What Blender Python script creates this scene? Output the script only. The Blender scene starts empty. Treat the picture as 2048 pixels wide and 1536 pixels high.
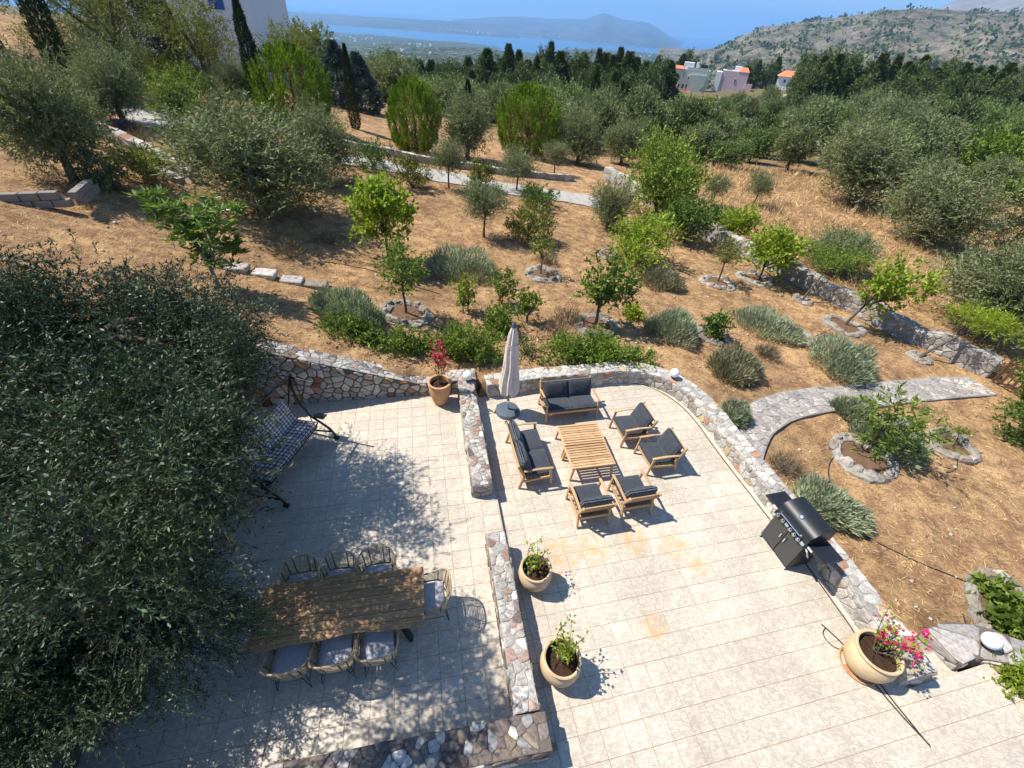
# Terrace, garden and bay seen from a balcony. Units are metres; z = 0 is the right-hand terrace.
import bpy, math, random
import numpy as np
from mathutils import Vector, Matrix
R = math.radians
scene = bpy.context.scene
COL = scene.collection

# ---------------------------------------------------------------- camera, sky, sun, exposure
cam_d = bpy.data.cameras.new('camera')
cam = bpy.data.objects.new('camera', cam_d)
COL.objects.link(cam)
cam_d.sensor_fit = 'HORIZONTAL'
cam_d.sensor_width = 36.0
cam_d.lens = 15.484
cam_d.clip_start = 0.05
cam_d.clip_end = 120000
CAM_Z = 7.659
_p, _r = 0.694, 0.08137
_f = Vector((0, math.cos(_p), -math.sin(_p)))
_x = Vector((1, 0, 0)); _u = _x.cross(_f)
_x2 = _x*math.cos(_r) + _u*math.sin(_r)
_u2 = -_x*math.sin(_r) + _u*math.cos(_r)
m = Matrix((( _x2.x, _u2.x, -_f.x, 0), (_x2.y, _u2.y, -_f.y, 0), (_x2.z, _u2.z, -_f.z, CAM_Z), (0, 0, 0, 1)))
cam.matrix_world = m
scene.camera = cam

SUN_DIR = Vector((-0.68, 0.12, 1.0)).normalized()      # towards the sun
world = bpy.data.worlds.new('World')
scene.world = world
world.use_nodes = True
wn, wl = world.node_tree.nodes, world.node_tree.links
wn.clear()
sky = wn.new('ShaderNodeTexSky')
sky.sky_type = 'NISHITA'
sky.sun_disc = False
sky.sun_elevation = math.asin(SUN_DIR.z)
sky.sun_rotation = math.atan2(SUN_DIR.x, SUN_DIR.y)
sky.altitude = 200
sky.air_density = 1.0
sky.dust_density = 0.25
sky.ozone_density = 6.0
tint = wn.new('ShaderNodeMix'); tint.data_type = 'RGBA'; tint.blend_type = 'MULTIPLY'
tint.inputs[0].default_value = 1.0
tint.inputs[7].default_value = (0.93, 0.98, 1.0, 1)
bg = wn.new('ShaderNodeBackground')
bg.inputs['Strength'].default_value = 0.10
wo = wn.new('ShaderNodeOutputWorld')
wl.new(sky.outputs[0], tint.inputs[6]); wl.new(tint.outputs[2], bg.inputs['Color']); wl.new(bg.outputs[0], wo.inputs['Surface'])

sun_d = bpy.data.lights.new('sun', 'SUN')
sun_d.energy = 5.0
sun_d.angle = R(0.53)
sun_d.color = (1.0, 0.955, 0.88)
sun = bpy.data.objects.new('sun', sun_d)
COL.objects.link(sun)
sun.rotation_euler = SUN_DIR.to_track_quat('Z', 'Y').to_euler()

vs = scene.view_settings
vs.view_transform = 'Standard'; vs.look = 'None'; vs.exposure = 0.62; vs.gamma = 1.0
vs.use_curve_mapping = False

# ---------------------------------------------------------------- helpers
def lin(c):
    return tuple(((v/12.92) if v <= .04045 else ((v+.055)/1.055)**2.4) for v in c)

def mesh_from(name, V, F, smooth=False):
    me = bpy.data.meshes.new(name)
    if isinstance(F, np.ndarray) and F.ndim == 2:
        V = np.asarray(V, np.float32); n, k = F.shape
        me.vertices.add(len(V)); me.vertices.foreach_set('co', V.ravel())
        me.loops.add(n*k); me.loops.foreach_set('vertex_index', F.astype(np.int32).ravel())
        me.polygons.add(n)
        me.polygons.foreach_set('loop_start', np.arange(0, n*k, k, dtype=np.int32))
        me.polygons.foreach_set('loop_total', np.full(n, k, np.int32))
        me.update(calc_edges=True)
    else:
        me.from_pydata([tuple(v) for v in V], [], [tuple(f) for f in F])
        me.update()
    if smooth:
        me.polygons.foreach_set('use_smooth', np.ones(len(me.polygons), bool))
    return me

def link(name, me, mat=None, parent=None, loc=None, rotz=0, kind=None):
    o = bpy.data.objects.new(name, me)
    COL.objects.link(o)
    if mat is not None and me is not None and not me.materials:
        me.materials.append(mat)
    if parent is not None: o.parent = parent
    if loc is not None: o.location = loc
    if rotz: o.rotation_euler = (0, 0, rotz)
    if kind: o['kind'] = kind
    return o

def tag(o, label, cat, group=None):
    o['label'] = label; o['category'] = cat
    if group: o['group'] = group
    return o

def thing(name, label, cat, loc=(0, 0, 0), rotz=0, group=None):
    o = bpy.data.objects.new(name, None)
    o.empty_display_size = .2
    COL.objects.link(o)
    o.location = loc; o.rotation_euler = (0, 0, rotz)
    return tag(o, label, cat, group)

def dup(root, loc, rotz=0, scale=1.0, label=None, group=None, cat=None):
    r = root.copy(); COL.objects.link(r)
    r.location = loc; r.rotation_euler = (0, 0, rotz)
    r.scale = (scale,)*3 if not hasattr(scale, '__len__') else scale
    if label: r['label'] = label
    if group: r['group'] = group
    if cat: r['category'] = cat
    for ch in list(root.children):
        c = ch.copy(); COL.objects.link(c); c.parent = r
        for g in list(ch.children):
            d = g.copy(); COL.objects.link(d); d.parent = c
    return r

class MB:
    """collects simple shapes into one mesh"""
    def __init__(s): s.V = []; s.F = []
    def add(s, V, F):
        o = len(s.V); s.V += [tuple(v) for v in V]; s.F += [tuple(i+o for i in f) for f in F]; return s
    def box(s, cx, cy, cz, sx, sy, sz, rot=None, bev=0.0):
        x, y, z = sx/2, sy/2, sz/2
        if bev <= 0:
            V = [(-x,-y,-z),(x,-y,-z),(x,y,-z),(-x,y,-z),(-x,-y,z),(x,-y,z),(x,y,z),(-x,y,z)]
            F = [(0,3,2,1),(4,5,6,7),(0,1,5,4),(1,2,6,5),(2,3,7,6),(3,0,4,7)]
        else:
            b = min(bev, x*.9, y*.9, z*.9); V = []; F = []
            ring = lambda a, c, zz: [(-a,-c,zz),(a,-c,zz),(a,c,zz),(-a,c,zz)]
            def oct_(a, c, b_, zz): return [(-a+b_,-c,zz),(a-b_,-c,zz),(a,-c+b_,zz),(a,c-b_,zz),(a-b_,c,zz),(-a+b_,c,zz),(-a,c-b_,zz),(-a,-c+b_,zz)]
            V += oct_(x-b, y-b, b*.5, -z) + oct_(x, y, b, -z+b) + oct_(x, y, b, z-b) + oct_(x-b, y-b, b*.5, z)
            F.append(tuple(range(7, -1, -1)))
            for k in range(3):
                for i in range(8):
                    j = (i+1) % 8
                    F.append((k*8+i, k*8+j, k*8+8+j, k*8+8+i))
            F.append(tuple(range(24, 32)))
        M = rot if rot is not None else Matrix.Identity(3)
        c = Vector((cx, cy, cz))
        return s.add([tuple(M @ Vector(v)+c) for v in V], F)
    def beam(s, a, b, w, h, up=(0, 0, 1), bev=0.0):
        a, b = Vector(a), Vector(b); d = b-a; L = d.length; d.normalize()
        up = Vector(up)
        if abs(d.dot(up)) > .98: up = Vector((1, 0, 0))
        sx = d.cross(up).normalized(); uz = sx.cross(d)
        M = Matrix((sx, d, uz)).transposed()
        c = (a+b)/2
        return s.box(c.x, c.y, c.z, w, L, h, M, bev)
    def tube(s, pts, r, n=6, closed=False, caps=True):
        pts = [Vector(p) for p in pts]; N = len(pts)
        rr = r if hasattr(r, '__len__') else [r]*N
        V = []; F = []
        prev = None
        for i, p in enumerate(pts):
            if closed: t = pts[(i+1) % N]-pts[i-1]
            else: t = pts[min(i+1, N-1)]-pts[max(i-1, 0)]
            if t.length < 1e-9: t = Vector((0, 0, 1))
            t.normalize()
            if prev is None:
                a = t.orthogonal().normalized()
            else:
                a = (prev - t*prev.dot(t))
                a = a.normalized() if a.length > 1e-6 else t.orthogonal().normalized()
            prev = a; b = t.cross(a)
            for k in range(n):
                q = 2*math.pi*k/n
                V.append(p+(a*math.cos(q)+b*math.sin(q))*rr[i])
        M_ = N if closed else N-1
        for i in range(M_):
            for k in range(n):
                j = (i+1) % N; l = (k+1) % n
                F.append((i*n+k, i*n+l, j*n+l, j*n+k))
        if caps and not closed:
            F.append(tuple(range(n-1, -1, -1))); F.append(tuple((N-1)*n+k for k in range(n)))
        return s.add(V, F)
    def lathe(s, prof, n=24, c=(0, 0, 0), cap_top=False, cap_bot=True):
        V = []; F = []
        for (r, z) in prof:
            for k in range(n):
                a = 2*math.pi*k/n
                V.append((c[0]+r*math.cos(a), c[1]+r*math.sin(a), c[2]+z))
        for i in range(len(prof)-1):
            for k in range(n):
                l = (k+1) % n
                F.append((i*n+k, i*n+l, (i+1)*n+l, (i+1)*n+k))
        if cap_bot: F.append(tuple(range(n-1, -1, -1)))
        if cap_top: F.append(tuple((len(prof)-1)*n+k for k in range(n)))
        return s.add(V, F)
    def obj(s, name, mat, parent=None, loc=None, smooth=False, kind=None):
        return link(name, mesh_from(name, s.V, s.F, smooth), mat, parent, loc, kind=kind)

def auto_smooth(o):
    me = o.data
    me.polygons.foreach_set('use_smooth', np.ones(len(me.polygons), bool))
    try: me.set_sharp_from_angle(angle=R(40))
    except Exception: pass
    return o

# ---------------------------------------------------------------- materials
class Mat:
    def __init__(s, name):
        s.m = bpy.data.materials.new(name); s.m.use_nodes = True
        s.n = s.m.node_tree.nodes; s.l = s.m.node_tree.links
        s.b = s.n['Principled BSDF']; s.out = s.n['Material Output']
    def new(s, t, **k):
        nd = s.n.new(t)
        for a, b in k.items(): setattr(nd, a, b)
        return nd
    def noise(s, vec, scale, detail=3, rough=.55, dist=0.0):
        nd = s.new('ShaderNodeTexNoise')
        nd.inputs['Scale'].default_value = scale; nd.inputs['Detail'].default_value = detail
        nd.inputs['Roughness'].default_value = rough; nd.inputs['Distortion'].default_value = dist
        if vec is not None: s.l.new(vec, nd.inputs['Vector'])
        return nd.outputs['Fac']
    def ramp(s, fac, stops, interp='LINEAR'):
        nd = s.new('ShaderNodeValToRGB'); cr = nd.color_ramp; cr.interpolation = interp
        while len(cr.elements) < len(stops): cr.elements.new(.5)
        for e, (p, c) in zip(cr.elements, stops):
            e.position = p; e.color = (c[0], c[1], c[2], 1) if hasattr(c, '__len__') else (c, c, c, 1)
        s.l.new(fac, nd.inputs[0]); return nd.outputs[0]
    def mix(s, fac, a, b, blend='MIX'):
        nd = s.new('ShaderNodeMix'); nd.data_type = 'RGBA'; nd.blend_type = blend
        for v, i in ((fac, 0), (a, 6), (b, 7)):
            if isinstance(v, (int, float)): nd.inputs[i].default_value = v if i == 0 else (v, v, v, 1)
            elif isinstance(v, tuple): nd.inputs[i].default_value = (v[0], v[1], v[2], 1)
            else: s.l.new(v, nd.inputs[i])
        return nd.outputs[2]
    def math(s, op, a, b=0.0, c=0.0):
        nd = s.new('ShaderNodeMath', operation=op)
        for v, i in ((a, 0), (b, 1), (c, 2)):
            if isinstance(v, (int, float)): nd.inputs[i].default_value = v
            else: s.l.new(v, nd.inputs[i])
        return nd.outputs[0]
    def obj(s): return s.new('ShaderNodeTexCoord').outputs['Object']
    def pos(s): return s.new('ShaderNodeNewGeometry').outputs['Position']
    def rand(s): return s.new('ShaderNodeObjectInfo').outputs['Random']
    def island(s): return s.new('ShaderNodeNewGeometry').outputs['Random Per Island']
    def vmath(s, op, a, b):
        nd = s.new('ShaderNodeVectorMath', operation=op)
        for v, i in ((a, 0), (b, 1)):
            if isinstance(v, tuple): nd.inputs[i].default_value = v
            else: s.l.new(v, nd.inputs[i])
        return nd.outputs[0]
    def color(s, c):
        if isinstance(c, tuple): s.b.inputs['Base Color'].default_value = (c[0], c[1], c[2], 1)
        else: s.l.new(c, s.b.inputs['Base Color'])
        return s
    def set(s, rough=.6, spec=.5, metal=0.0, **k):
        s.b.inputs['Roughness'].default_value = rough; s.b.inputs['Specular IOR Level'].default_value = spec
        s.b.inputs['Metallic'].default_value = metal
        return s
    def bump(s, h, strength=.4, dist=.01):
        nd = s.new('ShaderNodeBump'); nd.inputs['Strength'].default_value = strength; nd.inputs['Distance'].default_value = dist
        s.l.new(h, nd.inputs['Height']); s.l.new(nd.outputs[0], s.b.inputs['Normal']); return s

def plain(name, c, rough=.6, spec=.5, metal=0.0, var=.15, scale=20, bump=0.0):
    M = Mat(name); o = M.obj()
    n = M.noise(o, scale, 4)
    M.color(M.mix(n, tuple(v*(1-var) for v in c), tuple(min(1, v*(1+var)) for v in c))).set(rough, spec, metal)
    if bump: M.bump(n, bump, .005)
    return M.m

def leaf_mat(name, c1, c2, back=None, trans=.25, rough=.5, spec=.22, lo=.68, hi=1.25, bs=1.3):
    M = Mat(name)
    col = M.ramp(M.island(), [(0, c1), (.75, c2), (1, tuple(min(1, v*1.25) for v in c2))])
    if back is not None:
        g = M.new('ShaderNodeNewGeometry')
        col = M.mix(M.math('MULTIPLY', g.outputs['Backfacing'], .6), col, back)
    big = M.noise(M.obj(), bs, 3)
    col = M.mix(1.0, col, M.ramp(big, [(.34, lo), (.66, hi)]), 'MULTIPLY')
    M.color(col).set(rough, spec)
    t = M.new('ShaderNodeBsdfTranslucent'); M.l.new(M.mix(1.0, col, (1.25, 1.3, .7), 'MULTIPLY'), t.inputs['Color'])
    mx = M.new('ShaderNodeMixShader'); mx.inputs[0].default_value = trans
    M.l.new(M.b.outputs[0], mx.inputs[1]); M.l.new(t.outputs[0], mx.inputs[2]); M.l.new(mx.outputs[0], M.out.inputs['Surface'])
    return M.m

# glazed patio tile: cream ground with grey-beige wavy veins
def tile_material():
    M = Mat('patio_tile'); o = M.obj()
    off = M.new('ShaderNodeCombineXYZ')
    r = M.rand()
    M.l.new(M.math('FLOOR', M.math('MULTIPLY', r, 4.0)), off.inputs[0]); M.l.new(M.math('FLOOR', M.math('MULTIPLY', M.math('FRACT', M.math('MULTIPLY', r, 13.0)), 3.0)), off.inputs[1])
    v = M.vmath('ADD', o, off.outputs[0])
    v2 = M.vmath('MULTIPLY', v, (1.0, 1.9, 1.0))
    n = M.noise(v2, 8.5, 1, .5, .9)
    ridge = M.math('SUBTRACT', 1.0, M.math('MULTIPLY', M.math('ABSOLUTE', M.math('SUBTRACT', n, .5)), 8.0))
    ridge = M.math('MAXIMUM', ridge, 0.0)
    n2 = M.noise(v, 7, 3)
    base = M.ramp(n2, [(.3, (.57, .495, .39)), (.7, (.64, .565, .46))])
    vein = M.ramp(M.noise(v, 22, 2), [(.35, (.36, .285, .20)), (.65, (.295, .26, .215))])
    col = M.mix(M.math('MULTIPLY', ridge, .48), base, vein)
    # per tile shade
    col = M.mix(1.0, col, M.ramp(r, [(0, .93), (1, 1.04)]), 'MULTIPLY')
    # rust stains that stay on the floor
    p = M.pos(); tot = None
    for (x, y, rad) in ((1.15, 4.35, .42), (1.75, 4.5, .4), (2.6, 4.75, .38), (3.4, 4.7, .36), (3.75, 4.35, .25), (1.0, 3.95, .25), (2.7, 3.2, .3)):
        d = M.new('ShaderNodeVectorMath', operation='DISTANCE'); M.l.new(p, d.inputs[0]); d.inputs[1].default_value = (x, y, 0)
        q = M.math('SUBTRACT', 1.0, M.math('DIVIDE', d.outputs['Value'], rad))
        q = M.math('MAXIMUM', q, 0.0)
        tot = q if tot is None else M.math('MAXIMUM', tot, q)
    sn = M.noise(p, 7, 4, .6)
    st = M.math('MULTIPLY', M.ramp(sn, [(.38, 0.0), (.60, 1.0)]), M.math('MINIMUM', M.math('MULTIPLY', tot, 1.3), .62))
    col = M.mix(M.math('MULTIPLY', st, 1.1), col, (.60, .36, .13))
    # soft dirt
    dirt = M.ramp(M.noise(p, .9, 5, .6), [(.35, .86), (.6, 1.03)])
    col = M.mix(1.0, col, dirt, 'MULTIPLY')
    M.color(col).set(.42, .35)
    return M.m

def stone_material(name, stops, use_island=False, sc=18, bump=.7, blotch=.35):
    M = Mat(name); o = M.obj()
    r = M.island() if use_island else M.rand()
    base = M.ramp(r, stops, 'CONSTANT')
    base = M.mix(1.0, base, M.ramp(M.math('FRACT', M.math('MULTIPLY', r, 37.0)), [(0, .78), (1, 1.18)]), 'MULTIPLY')
    n = M.noise(o, sc, 6, .65)
    n2 = M.noise(o, sc*.35, 3, .6, .6)
    col = M.mix(1.0, base, M.ramp(n, [(.28, .45), (.52, 1.0), (.78, 1.3)]), 'MULTIPLY')
    col = M.mix(M.ramp(n2, [(.55, 0.0), (.75, .45)]), col, (.36, .34, .30))
    pb = M.noise(M.pos(), 6.5, 5, .7)
    col = M.mix(M.ramp(pb, [(.52, 0.0), (.66, blotch)]), col, (.17, .105, .08))
    M.color(col).set(.85, .15).bump(n, bump, .012)
    return M.m

GREY1 = (.47, .435, .38); GREY2 = (.365, .34, .305); PALE = (.56, .52, .455); RUST = (.33, .14, .065); OCH = (.46, .29, .13); PINK = (.44, .30, .24); DARK = (.19, .155, .135)
M_tile = tile_material()
M_grout = plain('tile_grout', (.33, .245, .155), .9, .2, var=.3, scale=4)
M_stone_face = stone_material('wall_stone', [(0, PALE), (.30, GREY1), (.55, GREY2), (.68, PALE), (.80, RUST), (.86, OCH), (.91, PINK)], blotch=.15)
M_stone_top = stone_material('cap_stone', [(0, PALE), (.2, GREY1), (.42, (.33, .22, .17)), (.52, GREY2), (.72, PINK), (.78, GREY1), (.9, DARK)], sc=24, blotch=.75)
M_stone_dark = stone_material('shaded_wall_stone', [(0, PALE), (.2, DARK), (.45, (.16, .125, .11)), (.6, (.30, .29, .275)), (.7, DARK), (.8, GREY1), (.92, (.26, .2, .15))], sc=24, blotch=.8)  # dark blotchy stone, with the walls' shade also put into the colour
M_stone_white = stone_material('curved_wall_stone', [(0, PALE), (.2, GREY1), (.52, GREY2), (.66, PALE), (.8, (.43, .36, .28)), (.88, (.44, .24, .15)), (.93, (.50, .37, .22))], sc=22, blotch=.45)
M_stone_field = stone_material('field_stone', [(0, (.48, .45, .40)), (.2, GREY2), (.5, (.33, .30, .26)), (.75, (.36, .29, .22)), (.9, (.44, .40, .35))], sc=10, blotch=.5)
M_stone_field_i = stone_material('field_stone_rubble', [(0, PALE), (.3, GREY1), (.55, GREY2), (.8, (.42, .34, .26)), (.92, PALE)], True, sc=10)
M_mortar = plain('wall_mortar', (.14, .115, .09), .95, .1, var=.35, scale=14, bump=.6)
M_mortar_top = plain('cap_mortar', (.36, .325, .285), .95, .1, var=.35, scale=14, bump=.6)
M_flag = stone_material('flagstone', [(0, (.36, .335, .31)), (.35, (.41, .365, .325)), (.6, (.33, .305, .285)), (.8, (.45, .40, .35))], sc=14, bump=.4, blotch=.3)

def wood_mat(name, c1, c2, axis=1, rough=.55):
    M = Mat(name); o = M.obj(); r = M.rand()
    cx = M.new('ShaderNodeCombineXYZ'); M.l.new(M.math('MULTIPLY', r, 30.0), cx.inputs[0]); M.l.new(M.math('MULTIPLY', r, 17.0), cx.inputs[1])
    sc = [9, 9, 9]; sc[axis] = .9
    v = M.vmath('MULTIPLY', M.vmath('ADD', o, cx.outputs[0]), tuple(sc))
    n = M.noise(v, 3.2, 5, .6, 1.5)
    col = M.mix(M.ramp(n, [(.3, 0.0), (.7, 1.0)]), c1, c2)
    col = M.mix(1.0, col, M.ramp(M.math('FRACT', M.math('MULTIPLY', r, 7.3)), [(0, .8), (1, 1.15)]), 'MULTIPLY')
    M.color(col).set(rough, .3).bump(n, .2, .003)
    return M.m
M_teak = wood_mat('teak_frame', (.43, .255, .125), (.60, .40, .215), 1)
M_teak_x = wood_mat('teak_slat', (.44, .25, .11), (.62, .40, .20), 0)
M_table = wood_mat('acacia_plank', (.23, .115, .047), (.50, .285, .13), 0, .5)

def fabric(name, c, rough=.9, sc=900):
    M = Mat(name); o = M.obj()
    n = M.noise(o, 9, 4); w = M.noise(o, sc*.3, 2)
    M.color(M.mix(n, tuple(v*.75 for v in c), tuple(v*1.35 for v in c))).set(rough, .25).bump(M.noise(o, 6, 4, .6, .8), .8, .03)
    M.b.inputs['Sheen Weight'].default_value = .25
    return M.m
M_cushion = fabric('charcoal_fabric', (.042, .047, .056))
M_seatpad = fabric('pale_grey_fabric', (.46, .45, .46))
M_canopy = fabric('beige_canvas', (.70, .60, .50))
M_rattan = wood_mat('rattan_cane', (.36, .25, .14), (.56, .42, .25), 2, .55)
M_rattan_d = plain('rattan_binding', (.05, .033, .022), .6)
M_black = plain('black_metal', (.014, .014, .015), .38, .5, var=.2)
M_blackgloss = plain('black_enamel', (.016, .018, .022), .42, .4, var=.15, scale=6)
M_plastic = plain('dark_grey_plastic', (.09, .115, .14), .45, .4, var=.12, scale=8)
M_chrome = plain('chrome', (.72, .73, .74), .18, .5, 1.0, var=.05)
M_pale_metal = plain('pale_panel', (.34, .42, .43), .4, .5, .3, var=.1)
M_hose = plain('black_hose', (.022, .02, .02), .5, .4)
M_globe = plain('white_globe', (.86, .86, .84), .25, .5, var=.03, scale=3)
M_terracotta = None
def terracotta(name, c1, c2):
    M = Mat(name); o = M.obj()
    z = M.new('ShaderNodeSeparateXYZ'); M.l.new(o, z.inputs[0])
    n = M.noise(o, 5, 5, .6); b = M.noise(M.vmath('MULTIPLY', o, (1, 1, 9)), 5, 3)
    col = M.mix(M.ramp(n, [(.35, 0.0), (.7, 1.0)]), c1, c2)
    col = M.mix(1.0, col, M.ramp(b, [(.3, .88), (.7, 1.08)]), 'MULTIPLY')
    M.color(col).set(.75, .25).bump(M.noise(o, 40, 3), .15, .004)
    return M.m
M_pot1 = terracotta('cream_clay', (.56, .40, .23), (.66, .50, .30))
M_pot2 = terracotta('orange_clay', (.52, .27, .125), (.58, .35, .18))
M_soil = plain('potting_soil', (.05, .028, .018), .95, .1, var=.6, scale=60, bump=1.0)
M_bark = plain('bark', (.13, .10, .075), .95, .1, var=.45, scale=14, bump=.8)
M_bark_pale = plain('pale_bark', (.22, .185, .15), .95, .1, var=.4, scale=14, bump=.8)

L_olive = leaf_mat('olive_leaf', (.095, .122, .038), (.22, .245, .098), (.26, .275, .17), .2, .6, .15)
L_olive_n = leaf_mat('near_olive_leaf', (.017, .031, .011), (.054, .082, .030), (.10, .13, .08), .10, .45, .3, .45, 1.45, 2.6)  # patchy leaf tone, also putting lit clumps and dark gaps into the colour
L_olive_g = leaf_mat('grove_olive_leaf', (.105, .138, .042), (.225, .255, .098), (.23, .25, .15), .2, .6, .12)
L_olive_h = leaf_mat('grove_green_leaf', (.085, .135, .032), (.19, .255, .070), (.19, .24, .10), .2, .6, .12)
L_cyp = leaf_mat('cypress_leaf', (.020, .035, .011), (.055, .078, .024), None, .08, .6, .2)
L_cyp2 = leaf_mat('hedge_cypress_leaf', (.045, .070, .020), (.145, .175, .055), None, .1, .6, .2)
L_cedar = leaf_mat('blue_cedar_leaf', (.05, .078, .07), (.12, .155, .14), None, .1, .6, .2)
L_thuja = leaf_mat('thuja_leaf', (.085, .145, .012), (.24, .34, .03), None, .25, .6, .2)
L_thuja_in = leaf_mat('thuja_inner_leaf', (.12, .09, .03), (.20, .16, .05), None, .2, .7, .1)
L_bright = leaf_mat('bright_leaf', (.155, .215, .020), (.33, .41, .045), None, .35)
L_green = leaf_mat('green_leaf', (.085, .135, .020), (.21, .285, .045), None, .28)
L_dark = leaf_mat('dark_green_leaf', (.052, .10, .020), (.15, .225, .042), None, .2)
L_carob = leaf_mat('carob_leaf', (.11, .165, .022), (.27, .345, .055), None, .28)
L_yellow = leaf_mat('yellow_green_leaf', (.17, .23, .02), (.36, .43, .04), None, .35)
L_broom = leaf_mat('broom_leaf', (.10, .105, .010), (.24, .22, .02), None, .25)
L_heath = leaf_mat('heath_leaf', (.09, .115, .020), (.25, .255, .055), None, .2)
L_lav = leaf_mat('lavender_leaf', (.20, .23, .135), (.39, .42, .27), None, .15, .7, .15)
L_lavdry = leaf_mat('dry_lavender_leaf', (.17, .165, .09), (.33, .30, .18), None, .15, .7, .15)
L_twig = leaf_mat('dry_twig', (.13, .10, .06), (.27, .22, .14), None, .1, .8, .1)
L_flower = leaf_mat('pink_bract', (.55, .012, .09), (.78, .035, .20), None, .3)
L_straw = leaf_mat('straw_blade', (.33, .20, .085), (.66, .47, .24), None, .1, .75, .1)

# ---------------------------------------------------------------- terrain
CTRL = np.array([
(-9,6,2.3),(-9,9,2.4),(-6.5,7.8,1.75),(-5.1,8.3,1.4),(-4,8.7,1.0),(-2.8,9.1,.62),(-1.7,9.4,.42),(0,9.7,.36),(2.5,10,.30),(4.5,10,.16),(5.6,8.6,-.02),
(6.1,7,-.2),(6.8,5,-.38),(7.2,3.6,-.45),(9,3.5,-.55),(9,0,-.65),(-6.5,3,1.0),(-6.8,5,1.35),(-6.2,1,.8),(-9,3,1.9),
(-3.3,11.2,.7),(2.5,12.2,.2),(-6.9,12,1.15),(-8.2,10.6,1.75),(8,16.8,-.35),(12,14.2,-.5),(8.9,7.8,-.38),(13,9,-.6),(15.5,12.3,-.7),(12.8,19.5,-.7),
(2.8,27.5,-.3),(-5,25,.8),(-22.5,25,3.2),(-14,30,1.9),(-7.4,31.4,.6),(24,34,-1.4),(26,28,-1.3),(19,36,-1.3),
(-14,12,3.2),(-20,15,4.2),(-12,3,3.6),(-8,0,1.8),(0,60,-3),(14,130,-8),(-40,60,2.5),(-40,130,-10),(-25,95,-6.5),(-45,95,-4.5),(60,130,-5.5),(60,60,-2.8),(100,100,-4),
(50.7,185,-8.6),(62,185,-8.1),(83,210,-8.0),(60,235,-13),(89,130,-3.2),(105,120,-2.6),(68,130,-4.3),(150,230,-9),(0,250,-20),(-100,100,1),(-100,200,-14),(200,100,-2),(200,300,-10),(-60,30,8),(100,40,-2),(0,-30,.5),(40,-30,-2),(-40,-30,6),(0,320,-28),(-150,300,-16)],float)
def _U(r2):
    return np.where(r2 < 1e-9, 0.0, r2*np.log(np.maximum(r2, 1e-9)))
_S = 20.0
_A = CTRL[:, :2]/_S
_n = len(_A)
_K = _U(((_A[:, None]-_A[None])**2).sum(2)) + .02*np.eye(_n)
_Pm = np.c_[np.ones(_n), _A]
_M = np.block([[_K, _Pm], [_Pm.T, np.zeros((3, 3))]])
_w = np.linalg.solve(_M, np.r_[CTRL[:, 2], 0, 0, 0])
def terr(x, y):
    x = np.asarray(x, float)/_S; y = np.asarray(y, float)/_S
    o = np.zeros(np.broadcast(x, y).shape)+_w[_n]+_w[_n+1]*x+_w[_n+2]*y
    for i in range(_n):
        o = o+_w[i]*_U((x-_A[i, 0])**2+(y-_A[i, 1])**2)
    return o

T = 0.33
AL, LX, LY, LZ = 0.23879, -2.7421, 7.7850, 0.10        # left terrace tile grid
AR, RX, RY = 0.26769, 0.85988, 4.59940                # right terrace tile grid
cl, sl, cr_, sr_ = math.cos(AL), math.sin(AL), math.cos(AR), math.sin(AR)
def Lw(c, r): return (LX+cl*c*T+sl*r*T, LY+sl*c*T-cl*r*T)
def Rw(c, r): return (RX+cr_*c*T+sr_*r*T, RY+sr_*c*T-cr_*r*T)
def Linv(x, y):
    dx, dy = x-LX, y-LY
    return ((dx*cl+dy*sl)/T, (dx*sl-dy*cl)/T)
R_INNER = [(-.75, 8.52), (.76, 9.05), (2.2, 9.43), (2.87, 9.60), (3.4, 9.68), (3.91, 9.58), (4.35, 9.28), (4.71, 8.79), (4.93, 8.18), (5.05, 7.66),
           (5.17, 7.2), (5.33, 6.64), (5.51, 6.06), (5.67, 5.5), (5.88, 4.95), (6.03, 4.4), (6.12, 4.0), (6.2, 3.65), (6.28, 3.3), (6.40, 2.62)]
L_POLY = [Lw(-11.8, -1.9), Lw(6.3, -1.9), Lw(6.3, 21.5), Lw(-11.8, 21.5)]
R_POLY = [(-1.2, 8.6)]+[(x+.12, y+.15) for x, y in R_INNER]+[(7.1, 2.6), (7.9, 2.75), (8.5, 2.3), (9.3, .6), (9.3, -3), (-6, -3), (-6, 1)]
def inside(px, py, poly):
    res = np.zeros(px.shape, bool); n = len(poly)
    for i in range(n):
        x1, y1 = poly[i]; x2, y2 = poly[(i+1) % n]
        c = ((y1 > py) != (y2 > py)) & (px < (x2-x1)*(py-y1)/((y2-y1) if abs(y2-y1) > 1e-9 else 1e-9)+x1)
        res ^= c
    return res
rg = np.random.default_rng(5)
def bumps(x, y):
    return .035*np.sin(1.7*x+.6*np.sin(1.1*y))*np.sin(1.3*y+1.1)+.02*np.sin(4.1*x+2.3*y)*np.sin(3.3*y-1.9*x)
def ground_z(x, y):
    x = np.asarray(x, float); y = np.asarray(y, float)
    return terr(x, y)+bumps(x, y)
def gz(x, y): return float(ground_z(x, y))

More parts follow.
